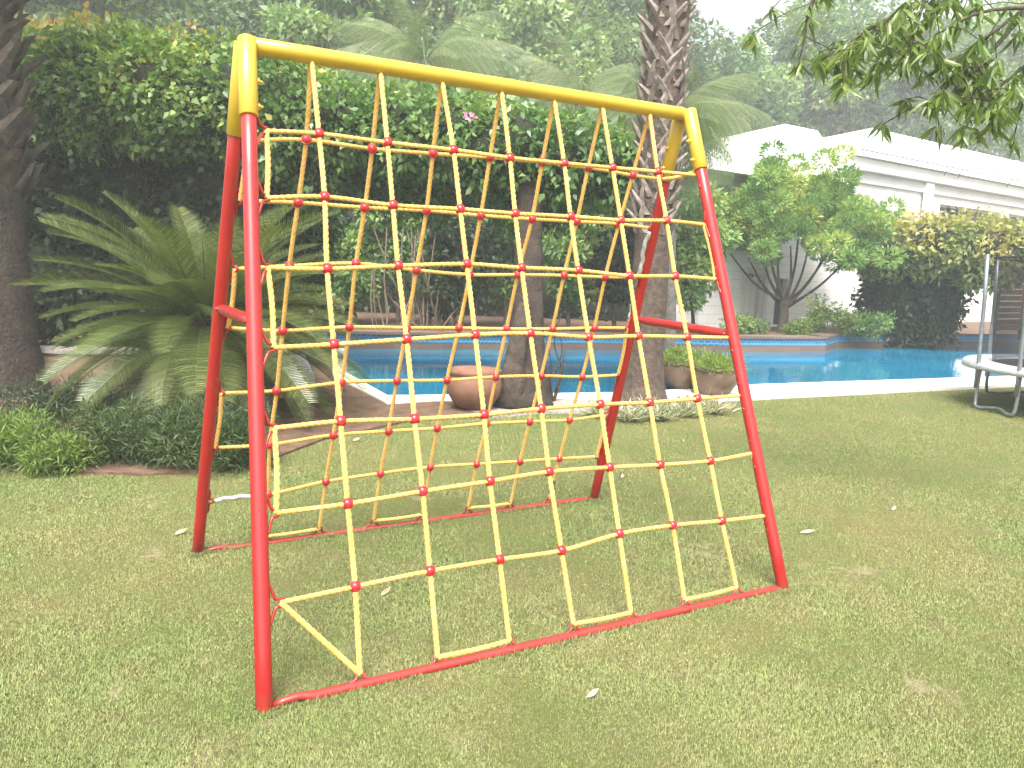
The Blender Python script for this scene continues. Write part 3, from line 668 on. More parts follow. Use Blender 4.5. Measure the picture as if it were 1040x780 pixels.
# ================================================================== TRAMPOLINE
tc_ = footxy(1118, 9.7); TR = empty('trampoline', (tc_[0], tc_[1], 0), 'round trampoline with grey padded rim, steel poles and black safety net by the pool', 'trampoline')
rT = 1.52; zP = .56
def circ(t, r, z): return np.array([tc_[0]+r*math.cos(t), tc_[1]+r*math.sin(t), z])
mb = MB(); tube(mb, [circ(2*math.pi*i/48, rT-.06, zP-.05) for i in range(49)], .02, 10, cap=False); mb.build('ring_frame', M['steel'], TR, True)
mb = MB(); lathe(mb, [(rT-.30, zP-.02), (rT-.28, zP+.012), (rT-.15, zP+.02), (rT, zP+.008), (rT+.02, zP-.02), (rT+.02, zP-.07), (rT+.012, zP-.07), (rT, zP-.02), (rT-.28, zP-.03)], (tc_[0], tc_[1], 0), 64, .008); mb.build('safety_pad', M['pad'], TR, True)
mb = MB(); lathe(mb, [(.001, zP-.03), (rT-.3, zP-.02)], (tc_[0], tc_[1], 0), 48); mb.build('jump_mat', M['rubber'], TR)
aim = math.atan2(CY-tc_[1], CX-tc_[0])
# which ring angles appear at the pixels of the two visible poles
def ringang(px, near=True):
    best = None
    for i in range(720):
        t = 2*math.pi*i/720; q = circ(t, rT, zP)-CAM; x = 520+F*(q@rt)/(q@fw); z = q@fw
        if abs(x-px) < 6 and (best is None or (z < best[0]) == near): best = (z, t)
    return best[1] if best else 0
t1, t2 = ringang(986, True), ringang(1029, True)
angs = [t1+(t2-t1)*k for k in range(-0, int(2*math.pi/abs(t2-t1)))] if abs(t2-t1) > .1 else [t1, t2]
angs = [t1, t2, t2+1.05*np.sign(t2-t1), t2+2.1*np.sign(t2-t1), t1-1.05*np.sign(t2-t1), t1-2.1*np.sign(t2-t1)]
for t in angs:
    mb = MB(); out = np.array([math.cos(t), math.sin(t), 0])
    lean = .02 
    tube(mb, [circ(t, rT-.02, zP-.30), circ(t, rT-.02, zP), circ(t, rT+.0, zP+.8), circ(t, rT+.03, zP+1.36)], .023, 12); po = mb.build('net_pole', M['steel'], TR, True)
    q = MB(); lathe(q, [(.001, .03), (.022, .025), (.026, 0), (.026, -.04)], tuple(circ(t, rT+.03, zP+1.37)), 12); q.build('pole_cap', M['rubber'], po, True)
for i in range(0, 6, 2):
    a, b = angs[0]+i*math.pi/3, angs[0]+(i+1)*math.pi/3
    if i == 0: a, b = t1, t2
    P = [circ(a, rT-.05, zP-.06), circ(a, rT-.04, .12), circ(a+(b-a)*.10, rT-.04, .03), circ((a+b)/2, rT-.12, .06), circ(b-(b-a)*.10, rT-.04, .03), circ(b, rT-.04, .12), circ(b, rT-.05, zP-.06)]
    mb = MB(); tube(mb, spline(P, 6), .02, 12); mb.build('leg', M['steel'], TR, True)
mb = MB(); Vn = []; K = 64
for z in np.linspace(zP+.0, zP+1.3, 8):
    for i in range(K):
        t = 2*math.pi*i/K; Vn.append(circ(t, rT-.33+.12*(z-zP)/1.3+.02*math.sin(i*1.7+z*3), z))
mb.add(Vn, [(a*K+i, a*K+(i+1) % K, (a+1)*K+(i+1) % K, (a+1)*K+i) for a in range(7) for i in range(K)]); mb.build('safety_net', M['net'], TR, True)
mb = MB(); tube(mb, [circ(2*math.pi*i/48, rT-.2, zP+1.3) for i in range(49)], .012, 8, cap=False); mb.build('net_rim', M['rubber'], TR, True)

# ================================================================== POTS
def pot(px, dep, w_, h, m, label, plants=True, name='bowl_pot'):
    c = footxy(px, dep, .03); r_ = w_/2; root = empty(name, c, label, 'plant pot')
    mb = MB(); lathe(mb, [(.001, .0), (r_*.5, .0), (r_*.72, h*.12), (r_*.96, h*.4), (r_, h*.62), (r_*.93, h*.82), (r_*.88, h*.86), (r_*.95, h*.90), (r_*.97, h), (r_*.88, h), (r_*.85, h*.86), (.001, h*.84)], tuple(c), 40)
    mb.build('bowl', m, root, True)
    if plants:
        C = np.array([c+np.array([rng.normal()*r_*.5, rng.normal()*r_*.5, h+rng.uniform(.0, .1)]) for _ in range(30)])
        P, d, idx = clumps(C, .09, 2600); leaves('plant', P, .055, .014, M['L_pot'], root, dirn=d+(0, 0, .9))
    return root
pot(481, 8.5, .60, .42, M['terracotta'], 'large round terracotta bowl beside the dark tree trunk', False)
pot(690, 10.5, .62, .36, M['potbrown'], 'dark brown bowl pot of green plants next to the palm trunk')
pot(724, 10.0, .58, .36, M['potbrown'], 'brown bowl pot of pale green plants at the pool edge, right of the other bowl')

# sack and coil
sc_ = footxy(302, 8.9, .03); SK = empty('sack', sc_, 'crumpled white printed sack standing on the brown soil', 'sack')
mb = MB(); Vs = []
for i, z in enumerate(np.linspace(0, 1, 14)):
    for j in range(24):
        t = 2*math.pi*j/24; wx = .19*(1-.45*z**2.2); wy = .10*(1-.7*z**1.5)+.01
        k = 1+.12*math.sin(3*t+z*5)+.05*math.sin(7*t-z*9); Vs.append((sc_[0]+wx*math.cos(t)*k, sc_[1]+wy*math.sin(t)*k, sc_[2]+z*.44+.02*math.sin(2*t)*z))
mb.add(Vs, [(i*24+j, i*24+(j+1) % 24, (i+1)*24+(j+1) % 24, (i+1)*24+j) for i in range(13) for j in range(24)]+[tuple(13*24+j for j in range(24))]); mb.build('sack_body', M['sack'], SK, True)
mb = MB(); box(mb, sc_+np.array([-.06, -.115, .24]), (.09, .012, .11), -.2, .003); mb.build('printed_patch', M['sackblue'], SK)
mb = MB(); P = []
cc = footxy(296, 8.55, .05)
for i in range(90):
    t = i*.30; P.append(cc+np.array([.23*math.cos(t)*(1+.1*math.sin(i*.17)), .15*math.sin(t), .02+.0012*i+.008*math.sin(i*.5)]))
tube(mb, P, .010, 8); tag(mb.build('rope_coil', M['rope'], None, True), 'loose coil of yellow rope lying on soil in front of the sack', 'rope')

# ================================================================== TREES AND PLANTS
def boots(mb, base, top, r0, r1, z0, dz, k, bl, bw, out, seed=0):
    base = np.asarray(base); top = np.asarray(top); H_ = top[2]-base[2]; rr = random.Random(seed); z = z0; row = 0
    while z < H_:
        for j in range(k):
            t = 2*math.pi*(j+.5*(row % 2))/k+rr.uniform(-.1, .1); c = base+(top-base)*(z/H_); r_ = r0+(r1-r0)*z/H_
            o = np.array([math.cos(t), math.sin(t), 0]); s = np.array([-math.sin(t), math.cos(t), 0]); u = np.array([0, 0, 1.0])
            lean = rr.uniform(-.3, .3)*bl+(.55*bl if row % 2 else -.62*bl); L_ = bl*rr.uniform(.75, 1.2); ow = out*rr.uniform(.6, 1.5); p = c+o*r_*.96+u*rr.uniform(-.3, .3)*dz
            q1 = p+s*lean*.5+u*L_*.55+o*ow*.6; q2 = p+s*lean+u*L_+o*ow*rr.uniform(.8, 1.5)
            th = .022
            Vv = [p-s*bw*.5, p+s*bw*.5, q1+s*bw*.36, q2+s*bw*.2, q2-s*bw*.2, q1-s*bw*.36, p+o*th, q1+o*th*1.3, q2+o*th*.5]
            mb.add(Vv, [(0, 6, 7, 5), (6, 1, 2, 7), (5, 7, 8, 4), (7, 2, 3, 8), (5, 4, 3, 2), (0, 5, 2, 1), (4, 8, 3)])
        z += dz; row += 1
# main palm
pb_ = gp(652, 412); pt_ = at(655, 120, 8.9); dirv = (pt_-pb_)/(pt_[2]-pb_[2]); 
ptop = pb_+np.array([.35, .15, 7.5]); 
ptop = pb_+((at(679, 0, 8.75)-pb_)/((at(679, 0, 8.75)-pb_)[2]))*7.5
PT = empty('palm_tree', pb_, 'tall palm with criss-cross leaf bases up its brown trunk, behind the right legs', 'palm tree')
mb = MB(); P = [pb_+(ptop-pb_)*t for t in np.linspace(0, 1, 60)]; zz = np.linspace(0, 7.5, 60)
rr = .20+.13*np.exp(-zz/.25)+.005*np.clip(zz-1.8, 0, 1); rr[0] += .03
tube(mb, np.array(P)-(0, 0, .03), rr, 28, rfun=lambda i, th, r: r*(1+.03*np.sin(i*2.1)+.03*np.sin(5*th+i*.7)+.02*np.sin(11*th-i)))
mb.build('trunk', M['palmbark'], PT, True)
mb = MB(); boots(mb, pb_, ptop, .200, .21, 1.95, .105, 7, .23, .115, .055, 3); mb.build('leaf_bases', M['boot'], PT)
rz = 7.5
def palm_crown(root, c, n, L, W, arch, hang, m, nl=46, lw=.02, e0=-20, e1=75, variants=2, name='frond', tw=1.0):
    base = []
    for v in range(variants):
        q, qr = MB(), MB(); frond(q, qr, L, W, nl, arch*(1+.3*v), hang, lw=lw)
        for vv, ff, aa in zip(qr.v, [qr.f], qr.a): pass
        off = q.n; q.v += qr.v; q.a += qr.a; q.f += [tuple(i+off for i in f) for f in qr.f]; q.n += qr.n
        base.append(q)
    mes = []
    for i in range(n):
        az = 2*math.pi*(i*.381966); el = R(e0+(e1-e0)*((i+.5)/n)); v = i % variants
        if i < variants:
            o = base[v].build(name, m, root); 
        else:
            o = bpy.data.objects.new(name, mes[v]); COL.objects.link(o); o.parent = root
        if i < variants: mes.append(o.data)
        o.location = Vector([float(x) for x in c])-Vector(PW(root))+Vector((math.cos(az)*.06, math.sin(az)*.06, .0))
        o.rotation_euler = Matrix.Rotation(az, 3, 'Z').to_4x4().to_euler()
        Rm = Matrix.Rotation(az, 3, 'Z')@Matrix.Rotation(-el, 3, 'Y')@Matrix.Rotation(rnd.uniform(-.35, .35), 3, 'X'); o.rotation_euler = Rm.to_euler()
        k = rnd.uniform(.85, 1.12); o.scale = (k, k, k)
palm_crown(PT, ptop, 18, 2.6, .5, .9, .5, M['L_palm'], 60, .02)

# left palm trunk at frame edge
lp_ = footxy(-5, 8.5, .3); lt_ = lp_+np.array([-.05, .0, 7.0]); LP = empty('palm_tree', lp_, 'thick dark palm trunk with shaggy leaf bases at the left edge', 'palm tree')
mb = MB(); P = [lp_+(lt_-lp_)*t for t in np.linspace(0, 1, 60)]; zz = np.linspace(0, 7, 60)
tube(mb, np.array(P)-(0, 0, .35), .37+.16*np.exp(-zz/.5), 30, rfun=lambda i, th, r: r*(1+.025*np.sin(i*2.3)+.02*np.sin(9*th+i*.5)))
mb.build('trunk', simple('dark_fibrous_palm_bark', (.018, .013, .011), (.075, .055, .042), 26, .95, 1.0, .03, 34), LP, True)
mb = MB(); boots(mb, lp_, lt_, .35, .34, 1.7, .17, 8, .36, .26, .16, 5); mb.build('leaf_bases', M['bootdark'], LP)
palm_crown(LP, lt_, 16, 2.8, .5, .9, .4, M['L_palm'], 60, .02)

# cycad
cyb = footxy(212, 7.7, .0); cyc = cyb+np.array([0, 0, .92]); CY_ = empty('cycad', cyb, 'large sago cycad with stiff arching feathery fronds left of the frame', 'cycad')
mb = MB(); P = [cyb+(0, 0, z) for z in np.linspace(0, .95, 12)]; tube(mb, P, np.linspace(.17, .14, 12), 16, rfun=bark_r(.12, 5)); boots(mb, cyb, cyc, .16, .15, .05, .07, 9, .1, .07, .03, 9); mb.build('trunk', M['palmbark'], CY_, True)
palm_crown(CY_, cyc, 116, 1.5, .27, .42, .0, M['L_cycad'], 78, .010, -48, 70, 3)

# left creeper hedge
def hedge(name, spec, leafm, nl, L, W, label, cat, corespec=None, hi=False, rvtop=.25, stems=None, loc=None):
    """spec: list of (center, radii) lobes; leaves cover their outside, a dark core fills them, coloured for the shade inside"""
    loc = spec[0][0]*np.array([1, 1, 0]) if loc is None else loc
    root = empty(name, loc, label, cat)
    C = []; Rr = []
    vol = np.array([np.prod(np.array(r)**.66) for c, r in spec]); 
    idx = rng.choice(len(spec), nl, p=vol/vol.sum())
    cs = np.array([c for c, r in spec])[idx]; rs = np.array([r for c, r in spec])[idx]
    d = unit(rng.normal(size=(nl, 3)))
    k = np.array([noise.noise(Vector(x)*2.6+Vector((i*3.1, 0, 0)))*.34+noise.noise(Vector(x)*7+Vector((i*1.7, 5, 0)))*.20 for x, i in zip(d, idx)])
    rad = (1+k)*rng.uniform(.0, 1, nl)**.10*rng.uniform(.82, 1.12, nl)
    P = cs+d*rs*rad[:, None]
    # drop leaves deep inside another lobe
    keep = np.ones(nl, bool)
    for i, (c, r) in enumerate(spec):
        q = np.linalg.norm((P-c)/r, axis=1); keep &= ~((q < .68) & (idx != i))
    P, d = P[keep], d[keep]
    zt = max(c[2]+r[2] for c, r in spec); zb = min(c[2]-r[2] for c, r in spec)
    hue = np.array([noise.noise(Vector(x)*1.6) for x in P])
    rv = np.clip(.28+.5*hue+rvtop*((P[:, 2]-zb)/(zt-zb))**3+rng.normal(0, .10, len(P)), 0, 1)
    leaves('foliage', P, L, W, leafm, root, dirn=d*.6+rng.normal(size=d.shape)*.6+(0, 0, -.35), rv=rv, hi=hi, up_bias=.45)
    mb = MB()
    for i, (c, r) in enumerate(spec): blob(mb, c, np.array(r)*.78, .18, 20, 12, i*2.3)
    mb.build('shade_core', M['core'], root, True)
    if stems:
        mb = MB()
        for a, b, r_ in stems: limb(mb, a, b, r_, r_*.5, .1)
        mb.build('stem', M['bark'], root, True)
    return root
def lob(px, py, dep, rx, ry, rz): return (at(px, py, dep), np.array([rx, ry, rz]))
hs_spec = [lob(45, 95, 10.2, .75, .8, .75), lob(105, 92, 10.0, .85, .85, .74), lob(165, 100, 9.9, .85, .85, .72), lob(225, 110, 9.9, .85, .85, .72), lob(285, 118, 9.9, .8, .9, .68),
           lob(70, 190, 10.9, .9, .8, 1.1), lob(150, 200, 10.9, .95, .8, 1.1), lob(240, 205, 10.8, .95, .8, 1.15), lob(60, 290, 11.1, 1.0, .7, 1.0), lob(150, 300, 11.1, 1.1, .7, 1.0), lob(250, 300, 11.1, 1.0, .7, 1.1), lob(-30, 150, 10.8, 1.0, .9, 1.6), lob(-30, 280, 11.0, 1.0, .9, 1.2)]
hedge('shaded_hedge', hs_spec[5:], M['L_dark'], 32000, .12, .075, 'lower hedge with shade put into its near-black leaves, under the creeper directly behind the cycad', 'hedge', rvtop=.1)  # lower part of the creeper hedge, its shade put into darker leaves
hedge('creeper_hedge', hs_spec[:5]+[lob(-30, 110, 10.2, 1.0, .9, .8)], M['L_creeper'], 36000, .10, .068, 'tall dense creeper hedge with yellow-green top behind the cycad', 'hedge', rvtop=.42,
      stems=[(footxy(110, 10.9), at(120, 130, 10.4), .018), (footxy(210, 10.9), at(200, 130, 10.4), .016)])
# canopy carried by the dark trunk
tb = gp(531, 414); TT = at(541, 150, 9.3)
cs_spec = [lob(345, 128, 9.7, .62, .8, .48), lob(395, 135, 9.6, .62, .8, .50), lob(450, 140, 9.5, .6, .8, .52), lob(505, 150, 9.4, .6, .8, .52), lob(560, 158, 9.4, .58, .8, .50), lob(610, 172, 9.6, .48, .7, .46),
           lob(320, 160, 10.4, .7, .9, .7), lob(420, 175, 10.6, .9, .9, .6), lob(540, 185, 10.6, .9, .9, .55), lob(300, 240, 11.4, .6, .7, .9)]
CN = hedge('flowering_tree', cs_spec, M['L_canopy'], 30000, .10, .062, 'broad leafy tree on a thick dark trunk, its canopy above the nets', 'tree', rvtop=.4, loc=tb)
mb = MB(); P = spline([tb-(0, 0, .05), tb+(TT-tb)*.35+(.02, 0, 0), tb+(TT-tb)*.7, TT+(0, 0, .2)], 9)
rr = np.linspace(.20, .13, len(P))+.16*np.exp(-np.arange(len(P))/3.5)
tube(mb, P, rr, 22, rfun=lambda i, th, r: r*(1+.10*np.sin(4*th+i*.05)+.06*np.sin(9*th+i*.12)))
mb.build('trunk', M['darkbark'], CN, True); mb = MB()
tube(mb, spline([tb+(-.17, -.03, -.05), tb+(-.15, -.02, .45), tb+(-.02, .02, 1.15)], 5), [.15]*5+[.12, .115, .11, .10, .09]+[.05], 14, rfun=lambda i, th, r: r*(1+.12*np.sin(4*th+i*.05)))
mb.build('buttress_root', M['bark'], CN, True); mb = MB()
for e in [(420, 130), (480, 120), (600, 140), (350, 130)]: limb(mb, TT, at(*e, 9.7), .07, .03)
mb.build('branch', M['bark'], CN, True)
fl = at(477, 118, 8.72); mb = MB()
for i in range(9):
    t = i*.7; d_ = rt*math.cos(t)+up*math.sin(t); s_ = -rt*math.sin(t)+up*math.cos(t); o_ = fl+rt*rnd.uniform(-.04, .04)+up*rnd.uniform(-.03, .03)
    mb.add([o_, o_+d_*.03+s_*.018-fw*.015, o_+d_*.055-fw*.01, o_+d_*.03-s_*.018-fw*.015], [(0, 1, 2, 3)])
o = mb.build('flower', M['pink'], CN); o['label'] = 'small cluster of pink blossom'

# added dark hedge far behind, backing the shade under the canopy
bh = [lob(x, 215+((x*37) % 40), 20.5+((x*13) % 10)*.1, 1.5, 1.0, 2.3) for x in range(270, 720, 55)]+[lob(x, 300, 20.3, 1.6, 1.0, 1.3) for x in range(270, 740, 60)]
hedge('dark_backing_hedge', bh, M['L_dark'], 20000, .17, .10, 'dark hedge added to back the canopy shade across the pool, seen through the nets', 'hedge', rvtop=.2)
# shrubs behind the pool
shr = [(352, 262, 17.2, .9, 1.25, 'L_shrub', 'rounded mid-green shrub behind the pool, left of the bare stems'), (405, 235, 17.6, .8, 1.3, 'L_shrub', 'tall bright shrub across the pool between the net strands'),
       (462, 262, 17.0, .85, 1.15, 'L_dark', 'dark green shrub across the pool left of the thick trunk'), (512, 240, 18.0, .7, 1.4, 'L_shrub', 'slender shrub directly behind the thick dark trunk'),
       (578, 245, 17.2, .75, 1.3, 'L_shrub', 'pale green shrub across the pool right of the thick trunk'), (625, 255, 17.4, .7, 1.35, 'L_dark', 'dark shrub across the pool just left of the tall palm'),
       (706, 262, 15.8, .68, 1.25, 'L_shrub', 'glossy leafy shrub between the tall palm and the white house')]
for px, py, dep, rx, rz_, lm, lb in shr:
    if px < 640: dep *= .91; rx *= .95
    c = at(px, py, dep); b = footxy(px, dep, .25)
    tree('shrub', b, 0, c, (rx, rx*.8, rz_), M[lm], 5200, .15, .075, M['bark'], lb, 'shrub', 'shrubs behind the pool', r0=.05, k=34, cr=.34, nb=7, shell=.2, rise=.7)
# dried stems
q = MB(); b0 = footxy(428, 15.2, .25)
rs = empty('dry_stems', b0, 'bunch of dry brown stems standing across the pool', 'dry plant')
for i in range(34):
    p = b0+np.array([rng.normal()*.5, rng.normal()*.2, 0]); e = p+np.array([rng.normal()*.4, rng.normal()*.15, rng.uniform(.5, 2.0)]); tube(q, [p, (p+e)/2+rng.normal(size=3)*.03, e], .014, 4)
q.build('stem', simple('dry_stalk', (.09, .065, .045), (.24, .18, .125), 10, .9), rs)
# thin dark sapling by trunk
b0 = gp(562, 410); sp_ = empty('sapling', b0, 'leafless dark sapling with thin upright twigs right of the thick trunk', 'sapling'); q = MB()
for ex, ey in ((555, 345), (566, 330), (574, 352), (570, 318)): limb(q, b0, at(ex, ey, 8.9), .014, .005, .08)
q.build('stem', M['bark'], sp_, True)

# frangipani tree by house
fb_ = footxy(793, 17.6, .28); FR = empty('frangipani_tree', fb_, 'rounded frangipani tree with forked bare stems before the white house', 'tree')
fc = at(818, 226, 17.6); mb = MB()
fork = at(797, 306, 17.6)
tube(mb, spline([fb_-(0, 0, .1), (fb_+fork)/2+(.03, 0, 0), fork], 5), np.linspace(.115, .085, 11), 12, rfun=bark_r(.06))
ends = [(742, 258), (760, 262), (772, 250), (790, 245), (803, 250), (822, 248), (838, 258), (862, 262), (850, 240), (778, 225), (812, 222)]
for i, (ex, ey) in enumerate(ends):
    e = at(ex, ey, 17.6+rng.uniform(-.9, .9)); mm = at((ex+797)/2+(3 if ex > 797 else -3), (ey+306)/2+6, 17.6+rng.uniform(-.2, .2))
    st = fork+(0, 0, -rng.uniform(0, .25)); P = spline([st, mm, e], 6); tube(mb, P, np.linspace(.040, .015, len(P)), 8, rfun=bark_r(.05))
mb.build('trunk', M['bark'], FR, True)
C = []
for px, py, n_ in [(760, 215, 10), (790, 195, 10), (825, 200, 12), (860, 215, 12), (885, 232, 9), (745, 240, 8), (800, 232, 12), (840, 245, 10), (870, 255, 8), (775, 245, 8), (770, 185, 6), (800, 175, 6), (852, 190, 6), (842, 178, 5), (785, 172, 5), (818, 218, 12), (775, 200, 8), (850, 228, 10), (895, 225, 5), (735, 205, 5), (735, 225, 5), (885, 262, 5)]:
    for _ in range(n_): C.append(at(px+rng.normal()*13, py+rng.normal()*10, 17.6+rng.normal()*.75))
C = np.array(C); P, d, idx = clumps(C, .26, 50000, .75)
leaves('crown', P, .105, .038, M['L_frang'], FR, dirn=d*.9+(0, 0, .25), rv=rng.uniform(.1, .9, len(C))[idx], up_bias=.3)

# creeper on the right over dark alcove
rs_ = [lob(905, 258, 17.2, .85, .8, .55), lob(945, 250, 17.0, .9, .9, .62), lob(985, 250, 16.8, .9, .9, .62), lob(1030, 255, 16.6, .9, .9, .60), lob(1080, 262, 16.4, .9, .9, .6), lob(1130, 270, 16.2, .9, .9, .6), lob(1000, 272, 16.6, .6, .6, .5)]
hedge('creeper_arbour', rs_, M['L_yell'], 15000, .13, .075, 'yellow-green creeper with reddish tips spilling over the dark arbour by the house', 'creeper', rvtop=.5)
rd = [lob(905, 300, 17.8, .7, .7, 1.3), lob(940, 305, 17.9, .7, .7, 1.3), lob(958, 290, 17.8, .45, .6, 1.4)]
hedge('alcove_shade_bush', rd, M['L_dark'], 7000, .14, .07, 'dark leafy mass standing in for the alcove shade under the yellow-green creeper', 'bush', rvtop=.1)  # leafy mass added so its dark colour fills the alcove with shade
# small bushes along pool planter
for px, py, dep, rx, rz_, lm, L_, lb in [(757, 330, 17.0, .45, .16, 'L_shrub', .10, 'low tuft of plants at the house door by the pool wall'), (830, 318, 17.2, .3, .42, 'L_shrub', .09, 'small upright bush right of the frangipani trunk'),
        (862, 325, 17.1, .5, .3, 'L_fern', .1, 'spreading light green bush at the pool planter corner'), (893, 330, 17.0, .5, .26, 'L_shrub', .1, 'low shaded bush under the creeper by the pool'), (812, 334, 16.9, .5, .12, 'L_fern', .09, 'low grassy tuft on the pool wall under the frangipani')]:
    c = at(px, py, dep); tree('planter_bush', footxy(px, dep, .28), 0, c, (rx, rx*.6, rz_), M[lm], 1300, L_, L_*.35, M['bark'], lb, 'bush', 'small bushes along the pool wall', r0=.015, k=22, cr=.5, nb=4, shell=.1, rise=.6)
# wooden cabinet / bench beyond trampoline
q = MB(); cb_ = footxy(1022, 18.3, .28); wc = empty('wooden_screen', cb_, 'brown wooden screen against the house wall behind the trampoline', 'screen')
for i in range(8): box(q, cb_+np.array([0, 0, .25+i*.135]), (1.3, .05, .12), ang, .006)
q.build('slat_panel', M['wood'], wc); q = MB()
for s_ in (-.7, .7): box(q, cb_+np.array([s_*bd[0], s_*bd[1], .6]), (.09, .09, 1.3), ang, .008)
q.build('post', M['wood'], wc)

# low fern cover on the left
for px, py, dep, rx, ry, rz_, lm, nl, lb in [(18, 452, 5.75, .42, .35, .20, 'L_fern', 5200, 'bright lime-green fern at the left edge of the lawn'), (60, 466, 5.6, .20, .2, .14, 'L_fern', 1800, 'small bright fern tuft touching the lawn edge'),
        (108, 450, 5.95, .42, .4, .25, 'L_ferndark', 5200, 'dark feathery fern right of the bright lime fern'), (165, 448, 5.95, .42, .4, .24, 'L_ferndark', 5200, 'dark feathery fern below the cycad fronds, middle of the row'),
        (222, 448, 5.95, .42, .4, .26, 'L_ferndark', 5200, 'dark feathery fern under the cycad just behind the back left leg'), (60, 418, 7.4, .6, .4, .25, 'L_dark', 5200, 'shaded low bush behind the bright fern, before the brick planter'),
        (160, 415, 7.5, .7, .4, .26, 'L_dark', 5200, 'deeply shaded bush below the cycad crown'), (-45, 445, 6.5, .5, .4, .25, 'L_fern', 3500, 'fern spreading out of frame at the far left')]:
    if px < 0: continue
    c = at(px, py, dep); tree('fern', footxy(px, dep, .02), 0, c, (rx, ry, rz_), M[lm], int(nl*1.5), .075, .011, M['bark'], lb, 'fern', 'ferns along the bed edge', r0=.012, k=46, cr=.42, nb=6, shell=.1, rise=.7, droop=-.3)
# spider plants at palm foot
for i, (px, py) in enumerate([(612, 424), (640, 428), (668, 427), (696, 423), (722, 420), (655, 418), (705, 414)]):
    c = gp(px, py); q = empty('spider_plant', c, 'whitish spider plant tuft in the ring around the tall palm', 'plant', 'spider plants around the palm')
    n_ = 260; P = c+np.stack([rng.normal(0, .07, n_), rng.normal(0, .07, n_), np.full(n_, .02)], 1)
    leaves('tuft', P, .20, .012, M['L_spider'], q, dirn=unit(rng.normal(size=(n_, 3)))*np.array([1, 1, .25])+(0, 0, .55), hi=True, fold=.1)

# drooping feather palms behind
for px, py, dep, L_, h, lb in [(432, 62, 17.0, 1.6, 0, 'feathery palm with long drooping fronds above the beam centre-left'), (680, 122, 13.5, 1.3, 0, 'feathery palm whose fronds droop right of the tall palm trunk'),
        (590, 100, 21, 1.6, 0, 'hazy feathery palm between the beam and the tall palm')]:
    c = at(px, py, dep); b = footxy(px, dep, .2); q = empty('feather_palm', b, lb, 'palm tree', 'feathery palms'); mb = MB(); tube(mb, [b+(c-b)*t for t in np.linspace(-.02, 1, 20)], .11, 12, rfun=bark_r(.05)); mb.build('trunk', M['barkg'], q, True)
    palm_crown(q, c, 34, L_, L_*.34, .95, 2.2, M['L_palm'], 70, .011, -25, 75, 3)

# background trees
BT = [(-60, 40, 24, 3.2, 3.2, 'L_far1'), (60, -10, 23, 3.0, 2.6, 'L_far3'), (165, 0, 26, 3.2, 2.8, 'L_far2'), (265, 30, 25, 2.8, 2.8, 'L_far2'), (350, 55, 24, 2.4, 2.6, 'L_far1'), (455, -20, 29, 3.6, 3.4, 'L_far3'),
      (560, 45, 28, 3.4, 4.2, 'L_far3'), (655, 60, 31, 3.4, 4.4, 'L_far2'), (735, 118, 33, 3.0, 2.8, 'L_far1'), (800, 105, 38, 3.6, 3.4, 'L_far2'), (850, 70, 36, 3.6, 3.8, 'L_far1'), (925, 95, 37, 3.6, 3.6, 'L_far2'), (1000, 85, 39, 3.8, 4.4, 'L_far3'), (1090, 60, 38, 4.2, 5.2, 'L_far2'),
      (405, 110, 27, 3.0, 2.6, 'L_far2'), (520, 150, 30, 3.4, 3.0, 'L_far2'), (640, 170, 29, 3.0, 3.0, 'L_far1'), (110, 60, 30, 3.6, 3.2, 'L_far2'), (240, -60, 31, 3.6, 3.2, 'L_far3'), (600, -60, 36, 4.4, 3.8, 'L_far1'), (980, 130, 42, 4.4, 3.6, 'L_far1'), (840, 130, 42, 4.6, 3.4, 'L_far3'), (360, -40, 38, 4.4, 4.0, 'L_far2')]
DESC = {'L_far1': 'mid-green leafy tree', 'L_far2': 'dusky dark-green tree', 'L_far3': 'pale yellow-green tree'}
PLACE = ['over the left palm trunk', 'above the left end of the hedge', 'above the middle of the hedge', 'behind the upper left corner of the frame', 'behind the left part of the beam', 'above the beam centre, reaching the top edge',
         'left of the tall palm trunk at the top edge', 'directly behind the tall palm trunk', 'right of the tall palm, over the house roof end', 'low over the left roof peak', 'over the dip between both roof peaks', 'behind the hanging mango leaves', 'over the right roof ridge', 'at the far upper right edge',
         'showing between the beam and hedge', 'low behind the centre of the beam', 'low behind the tall palm', 'rearmost above the creeper hedge', 'high above the left corner sleeve', 'high and rearmost above the beam', 'rearmost, low over the right roof', 'rearmost, low over the left roof', 'high and rearmost above the left beam']
for (px, py, dep, rx, rz_, lm), pl_ in zip(BT, PLACE):
    c = at(px, py, dep); b = footxy(px+rng.uniform(-10, 10), dep, 0)
    tree('broadleaf_tree', b, 0, c, (rx, rx*.8, rz_), M[lm], 12000, .27, .15, M['bark'], f'{DESC[lm]} {pl_}', 'tree', 'background trees', r0=.24, k=60, cr=.26, nb=12, shell=.25, rise=.55)

